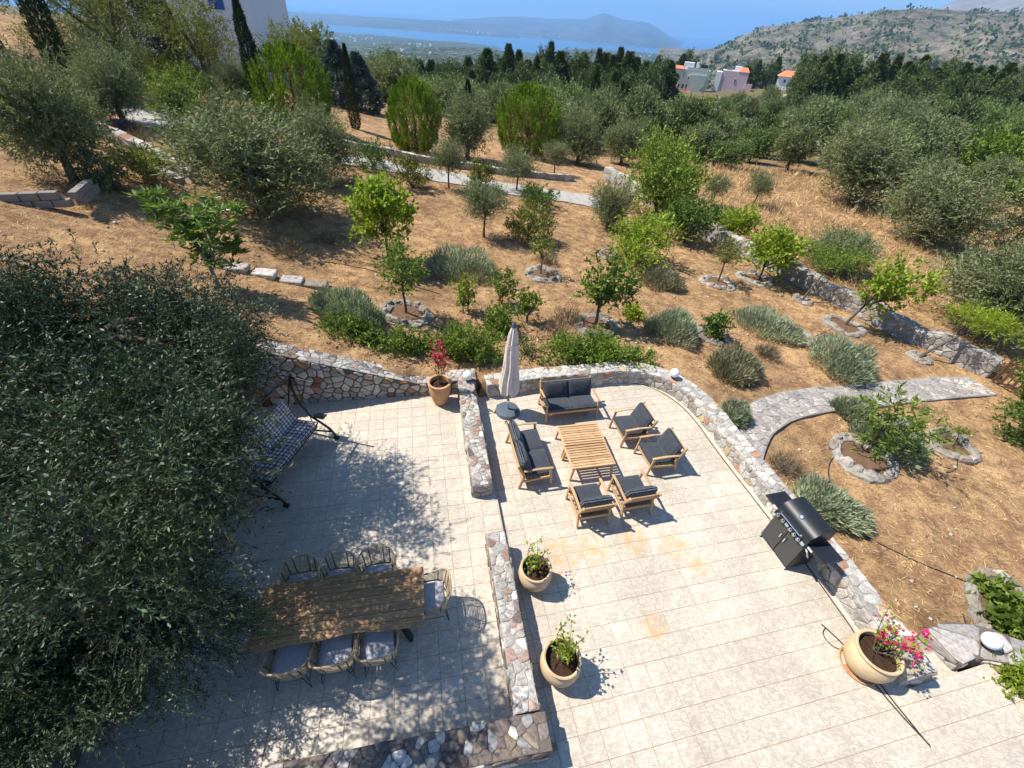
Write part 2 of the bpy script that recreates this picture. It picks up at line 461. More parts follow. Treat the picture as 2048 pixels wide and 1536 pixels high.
def axis(lo, a, b, hi, st):
    mid = np.arange(a, b, st)
    g = [b]; d = st
    while g[-1] < hi: d *= 1.13; g.append(g[-1]+d)
    l = [a]; d = st
    while l[-1] > lo: d *= 1.13; l.append(l[-1]-d)
    return np.array(l[::-1][:-1]+list(mid)+g)
gx = axis(-330, -10, 17, 330, .22); gy = axis(-40, -3, 22, 335, .22)
GX, GY = np.meshgrid(gx, gy)
GZ = ground_z(GX, GY)
ins = inside(GX, GY, L_POLY) | inside(GX, GY, R_POLY)
GZ[ins] = np.minimum(GZ[ins], -.55)
nx, ny = len(gx), len(gy)
idx = np.arange(nx*ny).reshape(ny, nx)
GF = np.stack([idx[:-1, :-1].ravel(), idx[:-1, 1:].ravel(), idx[1:, 1:].ravel(), idx[1:, :-1].ravel()], 1)
def ground_material():
    M = Mat('dry_ground'); p = M.pos()
    fib = M.noise(M.vmath('MULTIPLY', p, (1, 1, .2)), 26, 5, .75, 1.5)
    mid = M.noise(p, 2.2, 4, .6); big = M.noise(p, .35, 3)
    straw = M.ramp(fib, [(.30, (.21, .118, .06)), (.5, (.48, .295, .142)), (.68, (.74, .51, .27))])
    soil = M.ramp(M.noise(p, 14, 5, .7), [(.3, (.17, .090, .05)), (.7, (.37, .215, .115))])
    k = M.ramp(mid, [(.40, 0.0), (.60, .95)])
    col = M.mix(k, straw, soil)
    col = M.mix(1.0, col, M.ramp(big, [(.3, .70), (.65, 1.12)]), 'MULTIPLY')
    # far ground turns to green scrub
    sp = M.new('ShaderNodeSeparateXYZ'); M.l.new(p, sp.inputs[0])
    far = M.ramp(M.math('DIVIDE', M.math('SUBTRACT', sp.outputs[1], 38.0), 30.0), [(0, 0.0), (1, .8)])
    scrub = M.ramp(M.noise(p, .6, 4, .7), [(.35, (.05, .065, .025)), (.7, (.16, .15, .07))])
    col = M.mix(far, col, scrub)
    M.color(col).set(.95, .1).bump(fib, .8, .03)
    return M.m
M_ground = ground_material()
ground = link('ground', mesh_from('ground', np.stack([GX, GY, GZ], -1).reshape(-1, 3), GF, True), M_ground, kind='structure')

# ---------------------------------------------------------------- tiled terraces
def clip(poly, hp):
    """clip a convex polygon by half planes (a, b, c): a x + b y <= c"""
    for a, b, c in hp:
        out = []; n = len(poly)
        if not n: return out
        for i in range(n):
            p, q = poly[i], poly[(i+1) % n]
            dp, dq = a*p[0]+b*p[1]-c, a*q[0]+b*q[1]-c
            if dp <= 0: out.append(p)
            if dp*dq < 0:
                t = dp/(dp-dq); out.append((p[0]+(q[0]-p[0])*t, p[1]+(q[1]-p[1])*t))
        poly = out
    return poly
def line_hp(p, q):
    """half plane to the right of p->q"""
    dx, dy = q[0]-p[0], q[1]-p[1]
    a, b = -dy, dx; l = math.hypot(a, b)
    return (a/l, b/l, (a*p[0]+b*p[1])/l)
def tile_mesh(poly, h=.010):
    cx = sum(p[0] for p in poly)/len(poly); cy = sum(p[1] for p in poly)/len(poly)
    n = len(poly)
    def ins_(d, z):
        o = []
        for p in poly:
            l = math.hypot(p[0]-cx, p[1]-cy) or 1
            k = max(0, 1-d*1.41/l); o.append((cx+(p[0]-cx)*k, cy+(p[1]-cy)*k, z))
        return o
    V = ins_(0, 0)+ins_(0, h-.002)+ins_(.0025, h)
    F = []
    for k in range(2):
        for i in range(n):
            j = (i+1) % n; F.append((k*n+i, k*n+j, k*n+n+j, k*n+n+i))
    F.append(tuple(range(2*n, 3*n)))
    return V, F
G_ = .0034
full = [(-T/2+G_, -T/2+G_), (T/2-G_, -T/2+G_), (T/2-G_, T/2-G_), (-T/2+G_, T/2-G_)]
full_me = mesh_from('tile', *tile_mesh(full)); full_me.materials.append(M_tile)
def lay_tiles(parent, fw, ang, cells, hps, z):
    """whole tiles share one mesh; the 300 nearest are objects, the rest one joined part"""
    items = []
    ca, sa = math.cos(ang), math.sin(ang)
    for (c, r) in cells:
        x, y = fw(c+.5, r+.5)
        best = None; bar = 0
        for hp in hps:
            loc = []
            for a, b, k in hp:                       # half planes into tile space
                loc.append((a*ca+b*sa, -a*sa+b*ca, k-a*x-b*y))
            p = clip(full, loc)
            if len(p) < 3: continue
            ar = abs(sum(p[i][0]*p[(i+1) % len(p)][1]-p[(i+1) % len(p)][0]*p[i][1] for i in range(len(p))))/2
            if ar > .004 and ar > bar+1e-6: best = p; bar = ar
        if best: items.append((x*x+y*y, x, y, best))
    items.sort(key=lambda t: t[0]+(1000 if abs(t[1]) > t[2]*1.35 or t[2] < .9 else 0))
    rest = MB()
    for i, (d, x, y, p) in enumerate(items):
        whole = (p == full or len(p) == 4 and all(abs(a[0]-b[0])+abs(a[1]-b[1]) < 1e-6 for a, b in zip(p, full)))
        dz = rg.normal(0, .0006)
        if i < 300:
            me = full_me if whole else mesh_from('tile', *tile_mesh(p))
            o = link('tile', me, M_tile, parent, (x, y, z-.010+dz), ang)
        else:
            V, F = tile_mesh(p)
            rest.add([(x+v[0]*ca-v[1]*sa, y+v[0]*sa+v[1]*ca, z-.010+v[2]+dz) for v in V], F)
    if rest.V: rest.obj('tile', M_tile, parent, kind='stuff')
def slab(name, poly, z, depth, mat):
    n = len(poly)
    V = [(x, y, z) for x, y in poly]+[(x, y, z-depth) for x, y in poly]
    F = [tuple(range(n)), tuple(range(2*n-1, n-1, -1))]
    F += [(i, n+i, n+(i+1) % n, (i+1) % n) for i in range(n)]
    me = mesh_from(name, V, F)
    return link(name, me, mat, kind='structure')
EDGE = 6.06
lp = [Lw(-12.2, -1.6), Lw(EDGE, -1.6), Lw(EDGE, 21.2), Lw(-12.2, 21.2)]
left_floor = slab('upper_terrace_floor', lp[::-1], LZ-.004, .6, M_grout)
hpL = [line_hp(Lw(-12.2, -1.6), Lw(EDGE, -1.6)), line_hp(Lw(EDGE-.01, -1.6), Lw(EDGE-.01, 20.3)), line_hp(Lw(EDGE, 20.3), Lw(-12.2, 20.3)), line_hp(Lw(-12, 20.3), Lw(-12, -1.6))]
lay_tiles(left_floor, Lw, AL, [(c, r) for c in range(-13, 7) for r in range(-3, 21)], [hpL], LZ)
Rout = [(x+.2*(1 if i > 6 else .25), y+.2*(.3 if i > 6 else .95)) for i, (x, y) in enumerate(R_INNER)]
rp = [Lw(EDGE+.01, -1.2)]+Rout+[(6.62, 2.60), (8.3, 3.09), (9.2, .9), (9.2, -3), (-6, -3), Lw(-13, 21.25), Lw(EDGE+.01, 21.25)]
right_floor = slab('lower_terrace_floor', rp[::-1], -.004, .6, M_grout)
a_, b_ = Lw(EDGE+.03, -1.3), Lw(EDGE+.03, 21.2)
hp1 = [line_hp(b_, a_)]+[line_hp(Rout[i], Rout[i+1]) for i in range(0, len(Rout)-1)]+[line_hp(Rout[-1], (6.66, 2.45))]
hp1 = [h for h in hp1]
hpx = [line_hp(b_, a_), line_hp((6.5, 2.56), (8.4, 3.12)), line_hp((8.25, 2.95), (9.2, .75))]
hp2 = [line_hp(Lw(-13, 21.3), Lw(EDGE+.03, 21.3)), line_hp((6.66, 2.45), (6.9, .3))]
lay_tiles(right_floor, Rw, AR, [(c, r) for c in range(-16, 28) for r in range(-17, 22)], [hp1, hpx, hp2], 0.0)
# thin pale border strip along the curved wall
def resample(P, st):
    P = [Vector((p[0], p[1], 0)) for p in P]
    out = [P[0]]; acc = 0
    seg = [(P[i+1]-P[i]).length for i in range(len(P)-1)]; L = sum(seg); n = max(2, int(round(L/st)))
    res = []
    for k in range(n+1):
        d = L*k/n; i = 0
        while i < len(seg)-1 and d > seg[i]: d -= seg[i]; i += 1
        res.append(P[i].lerp(P[i+1], min(1, d/seg[i])))
    return res, L
def smooth_path(P, it=2):
    P = [Vector((p[0], p[1], 0)) for p in P]
    for _ in range(it):
        Q = [P[0]]
        for a, b in zip(P[:-1], P[1:]): Q += [a*.75+b*.25, a*.25+b*.75]
        Q.append(P[-1]); P = Q
    return P

# ---------------------------------------------------------------- rubble stone walls
def voronoi(L, H, size, rng, aspect=1.25, jit=.42):
    ny_ = max(1, int(round(H/size))); sy = H/ny_
    nx_ = max(1, int(round(L/(size*aspect)))); sx = L/nx_
    S = []
    for j in range(ny_):
        for i in range(nx_):
            if ny_ > 1 and rng.random() < .17: continue
            S.append(((i+.5+(.25 if j % 2 else -.2)+rng.uniform(-jit, jit))*sx, (j+.5+rng.uniform(-jit, jit))*sy))
    S = np.array(S); out = []
    for i, (x, y) in enumerate(S):
        if not (0 < x < L and 0 < y < H): continue
        d = ((S-[x, y])**2/np.array([1.0, 1.0])).sum(1); nb = np.argsort(d)[1:15]
        w = 3.2*size
        poly = clip([(x-w, y-w), (x+w, y-w), (x+w, y+w), (x-w, y+w)],
                    [(1, 0, L), (-1, 0, 0), (0, 1, H), (0, -1, 0)]+[((S[k][0]-x), (S[k][1]-y), ((S[k]**2).sum()-x*x-y*y)/2) for k in nb])
        if len(poly) >= 3: out.append((poly, (x, y)))
    return out
def stone_shape(poly, gap, rng, proud, rough=.012):
    cx = sum(p[0] for p in poly)/len(poly); cy = sum(p[1] for p in poly)/len(poly)
    q = []
    n = len(poly)
    for i in range(n):                               # corner cutting
        a, b = poly[i], poly[(i+1) % n]
        if math.hypot(a[0]-b[0], a[1]-b[1]) < .012: continue
        q += [(a[0]*.85+b[0]*.15, a[1]*.85+b[1]*.15), (a[0]*.16+b[0]*.84, a[1]*.16+b[1]*.84)]
    if len(q) < 3: return None
    r0 = min(math.hypot(x-cx, y-cy) for x, y in q)
    if r0 < gap*1.4: return None
    n = len(q); V = []; ph = rng.uniform(-.25, .25), rng.uniform(-.25, .25)
    ga = gap*rng.uniform(.7, 1.5)
    for ring, (sh, dz) in enumerate(((ga, -.03), (ga*1.05, proud*.55), (ga+.018, proud))):
        for x, y in q:
            l = math.hypot(x-cx, y-cy); k = max(.15, (l-sh)/l)
            j = rng.uniform(-rough, rough)*(.6 if ring else 0)
            X, Y = cx+(x-cx)*k, cy+(y-cy)*k
            V.append((X, Y, dz+j*.5+((X-cx)*ph[0]+(Y-cy)*ph[1])*(.5 if ring else 0)))
    V.append((cx, cy, proud+rng.uniform(0, .008)))
    F = []
    for k in range(2):
        for i in range(n):
            j = (i+1) % n; F.append((k*n+i, k*n+j, k*n+n+j, k*n+n+i))
    F += [(2*n+i, 2*n+(i+1) % n, 3*n) for i in range(n)]
    return V, F
def stone_wall(name, label, path, width, zb, zt, faces, size, mat_face, mat_top, seed, side=1, cat='stone wall', top_size=None, proud=.016, group=None, cap_gap=.004, face_gap=.010, limit=300, cap_proud=.014, core=None):
    """path: polyline of the visible foot; the wall lies on its left (side=1) or right (-1); zt(s) is its top"""
    rng = random.Random(seed)
    P, L = resample(path, .12); N = len(P)
    S = [L*i/(N-1) for i in range(N)]
    nor = []
    for i in range(N):
        t = (P[min(i+1, N-1)]-P[max(i-1, 0)]).normalized(); nor.append(Vector((-t.y, t.x, 0))*side)
    def at(s):
        s = min(max(s, 0), L); k = s/L*(N-1); i = min(int(k), N-2); f = k-i
        return P[i].lerp(P[i+1], f), nor[i].lerp(nor[i+1], f).normalized()
    root = thing(name, label, cat, (P[N//2].x, P[N//2].y, zb if not callable(zb) else zb(L/2)), group=group)
    inv = Matrix.Translation(-Vector(root.location))
    b = MB(); V = []
    zbf = zb if callable(zb) else (lambda s: zb)
    for i in range(N):
        p, n = P[i], nor[i]; z1 = zt(S[i]); z0 = zbf(S[i])
        for off, z in ((0.0, z0), (0.0, z1), (width, z1), (width, z0-.5)):
            q = p+n*off; V.append(tuple(inv @ Vector((q.x, q.y, z))))
    F = []
    for i in range(N-1):
        for k in range(3): F.append((i*4+k, (i+1)*4+k, (i+1)*4+k+1, i*4+k+1))
    F += [(0, 1, 2, 3), ((N-1)*4+3, (N-1)*4+2, (N-1)*4+1, (N-1)*4)]
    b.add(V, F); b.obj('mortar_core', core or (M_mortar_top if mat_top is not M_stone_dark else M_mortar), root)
    stones = []
    tw = top_size or size
    if 'top' in faces:
        for poly, c in voronoi(L, width, tw, rng):
            sh = stone_shape(poly, cap_gap, rng, cap_proud, .009)
            if not sh: continue
            W_ = []
            for (s, w, d) in sh[0]:
                p, n = at(s); q = p+n*w; W_.append((q.x, q.y, zt(s)+d))
            stones.append((W_, sh[1], mat_top))
    def face(sgn, off, zlo):
        H = max(zt(s) for s in S)-min(zlo(s) for s in S); lo = min(zlo(s) for s in S)
        for poly, c in voronoi(L, H, size, rng):
            if c[1]+lo > zt(c[0])+size*.1 or c[1]+lo < zlo(c[0])-size*.3: continue
            poly = [(x, min(y, zt(x)-lo-.004)) for x, y in poly]
            sh = stone_shape(poly, face_gap, rng, proud)
            if not sh: continue
            W_ = []
            for (s, t, d) in sh[0]:
                p, n = at(s); q = p+n*(off+sgn*d); W_.append((q.x, q.y, lo+t))
            stones.append((W_, sh[1], mat_face))
    if 'front' in faces: face(-1, 0.0, zbf)
    if 'back' in faces: face(1, width, zbf)
    for key, i in (('start', 0), ('end', N-1)):
        if key in faces:
            sg = -1 if i == 0 else 1
            t = (P[min(i+1, N-1)]-P[max(i-1, 0)]).normalized(); H = zt(S[i])-zbf(S[i])
            for poly, c in voronoi(width, H, size, rng):
                sh = stone_shape(poly, face_gap, rng, proud)
                if not sh: continue
                W_ = []
                for (w, z, d) in sh[0]:
                    q = P[i]+nor[i]*w+t*(sg*d); W_.append((q.x, q.y, zbf(S[i])+z))
                stones.append((W_, sh[1], mat_face))
    rest = {}
    for k, (W_, F_, mt) in enumerate(stones):
        c = Vector(W_[-1])
        if k < limit:
            link('stone', mesh_from('stone', [Vector(v)-c for v in W_], F_), mt, root, c-Vector(root.location))
        else:
            rest.setdefault(mt.name, (mt, MB()))[1].add([Vector(v)-Vector(root.location) for v in W_], F_)
    for mt, mb in rest.values(): mb.obj('stone', M_stone_field_i, root, kind='stuff')
    return root

# back wall of the upper terrace: its top climbs with the slope
pb = [Lw(-12.4, -1.4), Lw(EDGE-.02, -1.4)]
def zt_back(s):
    x = pb[0][0]+(pb[1][0]-pb[0][0])*s/(T*(EDGE+12.38))
    return max(.46, 1.09-.385*(x+4.0))
stone_wall('retaining_wall', 'rubble stone wall with some rust coloured stones behind the swing seat, its top sloping', pb, .46, LZ-.05, zt_back,
           ('front', 'top'), .165, M_stone_face, M_stone_top, 11, 1, top_size=.115, face_gap=.014, core=M_mortar, proud=.022)  # dark mortar core puts the shade of recessed joints into its colour
stone_wall('terrace_wall', 'low straight stone wall beside the round parasol base, upper half between the two terraces', [Lw(4.55, 8.60), Lw(4.58, -1.38)], .40, LZ-.05, lambda s: .47,
           ('front', 'back', 'top', 'start'), .17, M_stone_top, M_stone_top, 12, -1, top_size=.10)
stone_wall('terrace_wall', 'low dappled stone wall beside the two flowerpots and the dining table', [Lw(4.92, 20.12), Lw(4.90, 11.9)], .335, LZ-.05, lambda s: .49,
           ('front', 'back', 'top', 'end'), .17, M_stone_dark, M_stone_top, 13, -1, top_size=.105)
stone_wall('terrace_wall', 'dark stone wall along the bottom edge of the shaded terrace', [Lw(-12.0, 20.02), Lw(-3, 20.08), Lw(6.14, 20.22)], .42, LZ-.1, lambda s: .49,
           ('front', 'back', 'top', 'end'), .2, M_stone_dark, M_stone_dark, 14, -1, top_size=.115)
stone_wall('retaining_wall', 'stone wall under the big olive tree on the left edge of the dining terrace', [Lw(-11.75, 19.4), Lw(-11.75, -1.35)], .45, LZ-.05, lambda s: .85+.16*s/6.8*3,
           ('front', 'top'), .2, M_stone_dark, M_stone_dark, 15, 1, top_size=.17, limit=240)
rpath = [tuple(v)[:2] for v in smooth_path(R_INNER[1:], 2)]
rpath = [(-.62, 8.56)]+rpath
stone_wall('curved_wall', 'low whitish stone wall curving round the sofa terrace and down past the barbecue', rpath, .43, -.05, lambda s: .42,
           ('front', 'top', 'end'), .15, M_stone_white, M_stone_white, 16, 1, top_size=.135, limit=300)
bs = MB(); P_, _L = resample(rpath, .15)
V = []; 
for i, p in enumerate(P_):
    t = (P_[min(i+1, len(P_)-1)]-P_[max(i-1, 0)]).normalized(); n = Vector((-t.y, t.x, 0))
    for off, z in ((-.085, .004), (-.085, .012), (.02, .012)): 
        q = p+n*off; V.append((q.x, q.y, z))
F = []
for i in range(len(P_)-1):
    for k in range(2): F.append((i*3+k, (i+1)*3+k, (i+1)*3+k+1, i*3+k+1))
bs.add(V, F); bs.obj('border_strip', plain('border_tile', (.60, .53, .41), .5, .3, var=.08), right_floor)

# far boundary wall of the garden with its gate, and the further white topped part
bw = [(16.0, 12.45), (14.2, 14.6), (12.75, 17.2), (11.3, 19.8), (9.7, 22.4)]
bw = [tuple(v)[:2] for v in smooth_path(bw, 1)]
def zline(path):
    P, L = resample(path, .12); zs = [gz(p.x, p.y) for p in P]
    return lambda s: zs[min(len(zs)-1, max(0, int(round(s/L*(len(zs)-1)))))]
zg = zline(bw)
stone_wall('boundary_wall', 'grey dry stone wall along the right side of the garden, ending at the rusty gate', bw, .4, lambda s: zg(s)-.1, lambda s: zg(s)+.66+.05*math.sin(s*1.9)+.04*math.sin(s*5.1),
           ('front', 'top', 'start'), .2, M_stone_field, M_stone_field, 17, -1, top_size=.22, face_gap=.016, proud=.03)
bw2 = [(9.7, 22.4), (7.6, 27.2), (5.2, 33.5)]
zg2 = zline(bw2)
stone_wall('boundary_wall', 'distant white topped stone wall behind the round bright green tree', bw2, .45, lambda s: zg2(s)-.1, lambda s: zg2(s)+.8,
           ('front', 'top'), .34, M_stone_field, M_stone_white, 18, -1, top_size=.4, face_gap=.016, proud=.03)

# ---------------------------------------------------------------- steps and flagstone wall, lower right
st = thing('garden_steps', 'two cream tiled steps going down from the terrace beside the flagstone wall', 'steps', (7.0, 2.8, 0))
for k, (z, d0, d1) in enumerate(((-.15, 0.0, .34), (-.30, .34, .72))):
    b = MB()
    a = Vector((6.62, 2.60, 0)); e = Vector((7.72, 2.93, 0)); n = Vector((-.29, .957, 0))
    q = [a+n*d0, e+n*d0, e+n*d1, a+n*d1]
    V = [(p.x-7.0, p.y-2.8, z) for p in q]+[(p.x-7.0, p.y-2.8, z-.4) for p in q]
    b.add(V, [(0, 1, 2, 3), (7, 6, 5, 4)]+[(i, i+4, (i+1) % 4+4, (i+1) % 4) for i in range(4)])
    b.obj('tread', M_tile, st)
stone_wall('flagstone_wall', 'low curved wall topped with grey flagstones under the large globe lamp by the steps', [(7.62, 2.95), (7.95, 3.08), (8.35, 3.05), (8.9, 2.85)], .58, -.7, lambda s: .06,
           ('front', 'top', 'start'), .22, M_stone_field, M_flag, 19, 1, top_size=.27, cap_gap=.011, face_gap=.012, core=M_mortar)

# ---------------------------------------------------------------- teak lounge set
def cushion(name, sx, sy, sz, mat, parent, M, puff=.035, n=7):
    """soft box: a grid cage pushed out in the middle"""
    V = []; F = []
    def surf(u, v, top):
        ex = 1-abs(u)**4; ey = 1-abs(v)**4
        k = (max(ex, 0)*max(ey, 0))**.5
        return Vector((u*sx/2, v*sy/2, (sz/2*.55+ (sz/2*.45+puff)*k)*(1 if top else -1)))
    g = [-1, -.96, -.8, -.4, 0, .4, .8, .96, 1]; m_ = len(g)
    for top in (True, False):
        for u in g:
            for v in g:
                p = surf(u, v, top)
                if abs(u) == 1 or abs(v) == 1: p.z *= .55
                V.append(M @ p)
    for i in range(m_-1):
        for j in range(m_-1):
            a = i*m_+j; F.append((a, a+m_, a+m_+1, a+1))
            a += m_*m_; F.append((a, a+1, a+m_+1, a+m_))
    edge = [i*m_ for i in range(m_)]+[(m_-1)*m_+j for j in range(1, m_)]+[i*m_+m_-1 for i in range(m_-2, -1, -1)]+[j for j in range(m_-2, 0, -1)]
    for i in range(len(edge)):
        a, b = edge[i], edge[(i+1) % len(edge)]; F.append((a, b, b+m_*m_, a+m_*m_))
    return link(name, mesh_from(name, V, F, True), mat, parent)
def lounge(name, label, cat, width, nseat, group):
    """local frame: front towards -y, origin at the middle of the footprint; depth .75"""
    t = thing(name, label, cat, group=group)
    hw = width/2; D = .375
    rx = lambda a: Matrix.Rotation(a, 4, 'X')
    for s in (-1, 1):
        x = s*(hw-.025)
        b = MB(); b.beam((x, -D+.015, 0), (x, -D+.075, .53), .04, .055, (0, 1, 0), .008); b.obj('front_leg', M_teak, t)
        b = MB(); b.beam((x, D-.03, 0), (x, D-.13, .40), .04, .06, (0, 1, 0), .008); b.beam((x, D-.135, .36), (x, D+.03, .74), .04, .055, (0, 1, 0), .008); b.obj('rear_post', M_teak, t)
        b = MB(); b.beam((x, -D+.02, .545), (x, -.02, .56), .058, .026, (0, 0, 1), .008); b.beam((x, -.03, .56), (x, D-.03, .53), .05, .026, (0, 0, 1), .008); b.obj('armrest', M_teak, t)
        b = MB(); b.beam((x, -D+.06, .27), (x, D-.1, .22), .03, .06, (0, 0, 1), .005); b.obj('side_rail', M_teak, t)
    b = MB(); b.beam((-hw+.05, -D+.055, .27), (hw-.05, -D+.055, .27), .03, .06); b.obj('front_rail', M_teak_x, t)
    b = MB(); b.beam((-hw+.05, D-.1, .22), (hw-.05, D-.1, .22), .03, .06); b.obj('rear_rail', M_teak_x, t)
    for k, z in enumerate((.37, .47, .57, .69)):
        y = D-.14+(z-.36)*.43
        b = MB(); b.beam((-hw+.045, y, z), (hw-.045, y, z), .022, .066 if k < 3 else .05, (0, .4, 1), .004); b.obj('back_slat', M_teak_x, t)
    for k in range(6):
        y = -D+.12+k*.095
        b = MB(); b.beam((-hw+.05, y, .272-.05*k/5), (hw-.05, y, .272-.05*k/5), .055, .016); b.obj('seat_slat', M_teak_x, t)
    sw = (width-.11)/nseat
    for k in range(nseat):
        cx = -hw+.055+sw*(k+.5)
        M = Matrix.Translation((cx, -.055, .355)) @ rx(R(-4))
        cushion('seat_cushion', sw-.012, .60, .125, M_cushion, t, M, .012)
        M = Matrix.Translation((cx, .205, .575)) @ rx(R(68))
        cushion('back_cushion', sw-.012, .44, .14, M_cushion, t, M, .03)
    return t
rotA = R(15.4)
sofa = lounge('sofa', 'charcoal two seat teak sofa at the back of the terrace beside the parasol', 'sofa', 1.37, 2, 'teak lounge set')
sofa.location = (1.45, 8.33, 0); sofa.rotation_euler = (0, 0, rotA)
dup(sofa, (.48, 6.50, 0), R(15.4+90), 1.0, 'charcoal two seat teak sofa on the left of the slatted tables along the stone wall')
chair = lounge('armchair', 'charcoal teak armchair right of the tables, nearer the curved wall lamp', 'armchair', .70, 1, 'teak lounge set')
chair.location = (2.93, 7.62, 0); chair.rotation_euler = (0, 0, R(-73))
dup(chair, (3.41, 6.82, 0), R(-74.5), 1.0, 'charcoal teak armchair right of the tables, second from the curved wall lamp')
dup(chair, (1.73, 5.35, 0), R(180+15.5), 1.0, 'charcoal teak armchair with its slatted back to the viewer, left of the near pair')
dup(chair, (2.64, 5.66, 0), R(180+16), 1.0, 'charcoal teak armchair with its slatted back to the viewer, right of the near pair')

def slat_table(label, w, d):
    t = thing('coffee_table', label, 'coffee table', group='slatted coffee tables')
    n = 9
    for k in range(n):
        y = -d/2+.035+(d-.07)*k/(n-1)
        b = MB(); b.box(0, y, .405, w-.09, .052, .022, bev=.004); b.obj('slat', M_teak_x, t)
    for s in (-1, 1):
        b = MB(); b.beam((s*(w/2-.024), -d/2, .403), (s*(w/2-.024), d/2, .403), .045, .026, bev=.004); b.obj('edge_board', M_teak, t)
        b = MB(); b.beam((-w/2+.08, s*(d/2-.05), .36), (w/2-.08, s*(d/2-.05), .36), .022, .05); b.obj('apron', M_teak_x, t)
        for q in (-1, 1):
            b = MB(); b.beam((s*(w/2-.02), q*(d/2-.03), 0), (s*(w/2-.07), q*(d/2-.05), .39), .05, .05, (0, 1, 0), .006); b.obj('leg', M_teak, t)
    b = MB(); b.beam((0, -d/2+.05, .38), (0, d/2-.05, .38), .04, .025); b.obj('centre_bar', M_teak, t)
    return t
ct = slat_table('slatted teak coffee table, the half nearer the back sofa', 1.0, .64)
ct.location = (1.67, 7.13, 0); ct.rotation_euler = (0, 0, R(13.5))
dup(ct, (1.815, 6.495, 0), R(14.2), 1.0, 'slatted teak coffee table, the half nearer the two near armchairs')

# ---------------------------------------------------------------- closed parasol with its round base
pr = thing('parasol', 'closed beige parasol standing in a round dark grey base', 'parasol', (-.06, 8.1, 0))
b = MB(); b.lathe([(.30, 0), (.31, .03), (.285, .085), (.22, .105), (.06, .115)], 36, cap_top=True); b.obj('base', M_plastic, pr, smooth=False); auto_smooth(pr.children[-1])
b = MB(); b.lathe([(.032, .11), (.032, .34), (.038, .36), (.038, .40)], 12, cap_top=True); b.obj('tube_clamp', M_chrome, pr)
b = MB(); b.tube([(0, 0, .1), (.0, 0, 2.55)], .024, 10); b.obj('pole', plain('teak_pole', (.36, .22, .13), .5), pr)
V = []; F = []; nk = 64; prof = []
for i in range(22):
    f = i/21; z = .70+1.88*f
    rad = .235*(1-f)**.55*(1-.35*f)+.035 if f > .1 else .25-.1*(.1-f)
    rad = np.interp(f, [0, .12, .4, .7, .88, .96, 1], [.255, .245, .205, .16, .12, .07, .02])
    for k in range(nk):
        a = 2*math.pi*k/nk
        w = .5+.5*math.cos(8*a+.6*math.sin(2.2*f*5))
        w2 = .5+.5*math.cos(16*a+1.7)
        rr = rad*(.62+.30*w+.10*w2*(1-f))
        dz = 0 if i else .13*(w-.55)+.04*math.sin(3*a)
        V.append((rr*math.cos(a), rr*math.sin(a), z+dz-.02))
for i in range(21):
    for k in range(nk):
        l = (k+1) % nk; F.append((i*nk+k, i*nk+l, (i+1)*nk+l, (i+1)*nk+k))
link('canopy', mesh_from('canopy', V, F, True), M_canopy, pr)
b = MB(); b.lathe([(.055, 2.52), (.05, 2.58), (.035, 2.62), (.012, 2.66)], 14, cap_top=True); b.obj('finial', M_plastic, pr)
b = MB(); b.lathe([(.148, 2.05), (.150, 2.11)], 24, cap_bot=False); b.obj('tie_band', M_canopy, pr)
for k in range(2):
    b = MB(); a = 2.6+.8*k; b.box(.30*math.cos(a), .30*math.sin(a), .025, .06, .05, .05); b.obj('castor', M_black, pr)

# ---------------------------------------------------------------- dining table and rattan chairs
tx, ty, tr_ = -2.24, 2.79, R(12.55)
tb = thing('dining_table', 'long dark wooden plank table with a wavy live edge in the dappled shade', 'table', (tx, ty, LZ), tr_)
rng = random.Random(4)
nb = 7; ye = [-.455+.91*k/nb for k in range(nb+1)]
for k in range(nb):
    y0, y1 = ye[k]+.003, ye[k+1]-.003
    V = []; N = 26
    for i in range(N+1):
        x = -1.19+2.38*i/N
        w0 = (.022*math.sin(3.1*x+1)+.012*math.sin(7.7*x)) if k == 0 else 0
        w1 = (.022*math.sin(2.6*x+2)+.012*math.sin(6.9*x+1)) if k == nb-1 else 0
        dz = .0012*(k % 3)
        V += [(x, y0+w0+.012*(k == 0), .70), (x, y0+w0, .745+dz), (x, y1+w1, .745+dz), (x, y1+w1-.012*(k == nb-1), .70)]
    F = []
    for i in range(N):
        for q in range(4): F.append((i*4+q, (i+1)*4+q, (i+1)*4+(q+1) % 4, i*4+(q+1) % 4))
    F += [(0, 1, 2, 3), (N*4+3, N*4+2, N*4+1, N*4)]
    link('plank', mesh_from('plank', V, F), M_table, tb)
for s in (-1, 1):
    for q in (-1, 1):
        b = MB(); b.beam((s*.95, q*.33, 0), (s*.78, q*.25, .70), .10, .06, (1, 0, 0), .005); b.obj('leg', M_black, tb)
    b = MB(); b.box(s*.80, 0, .68, .1, .62, .035); b.obj('leg_plate', M_black, tb)

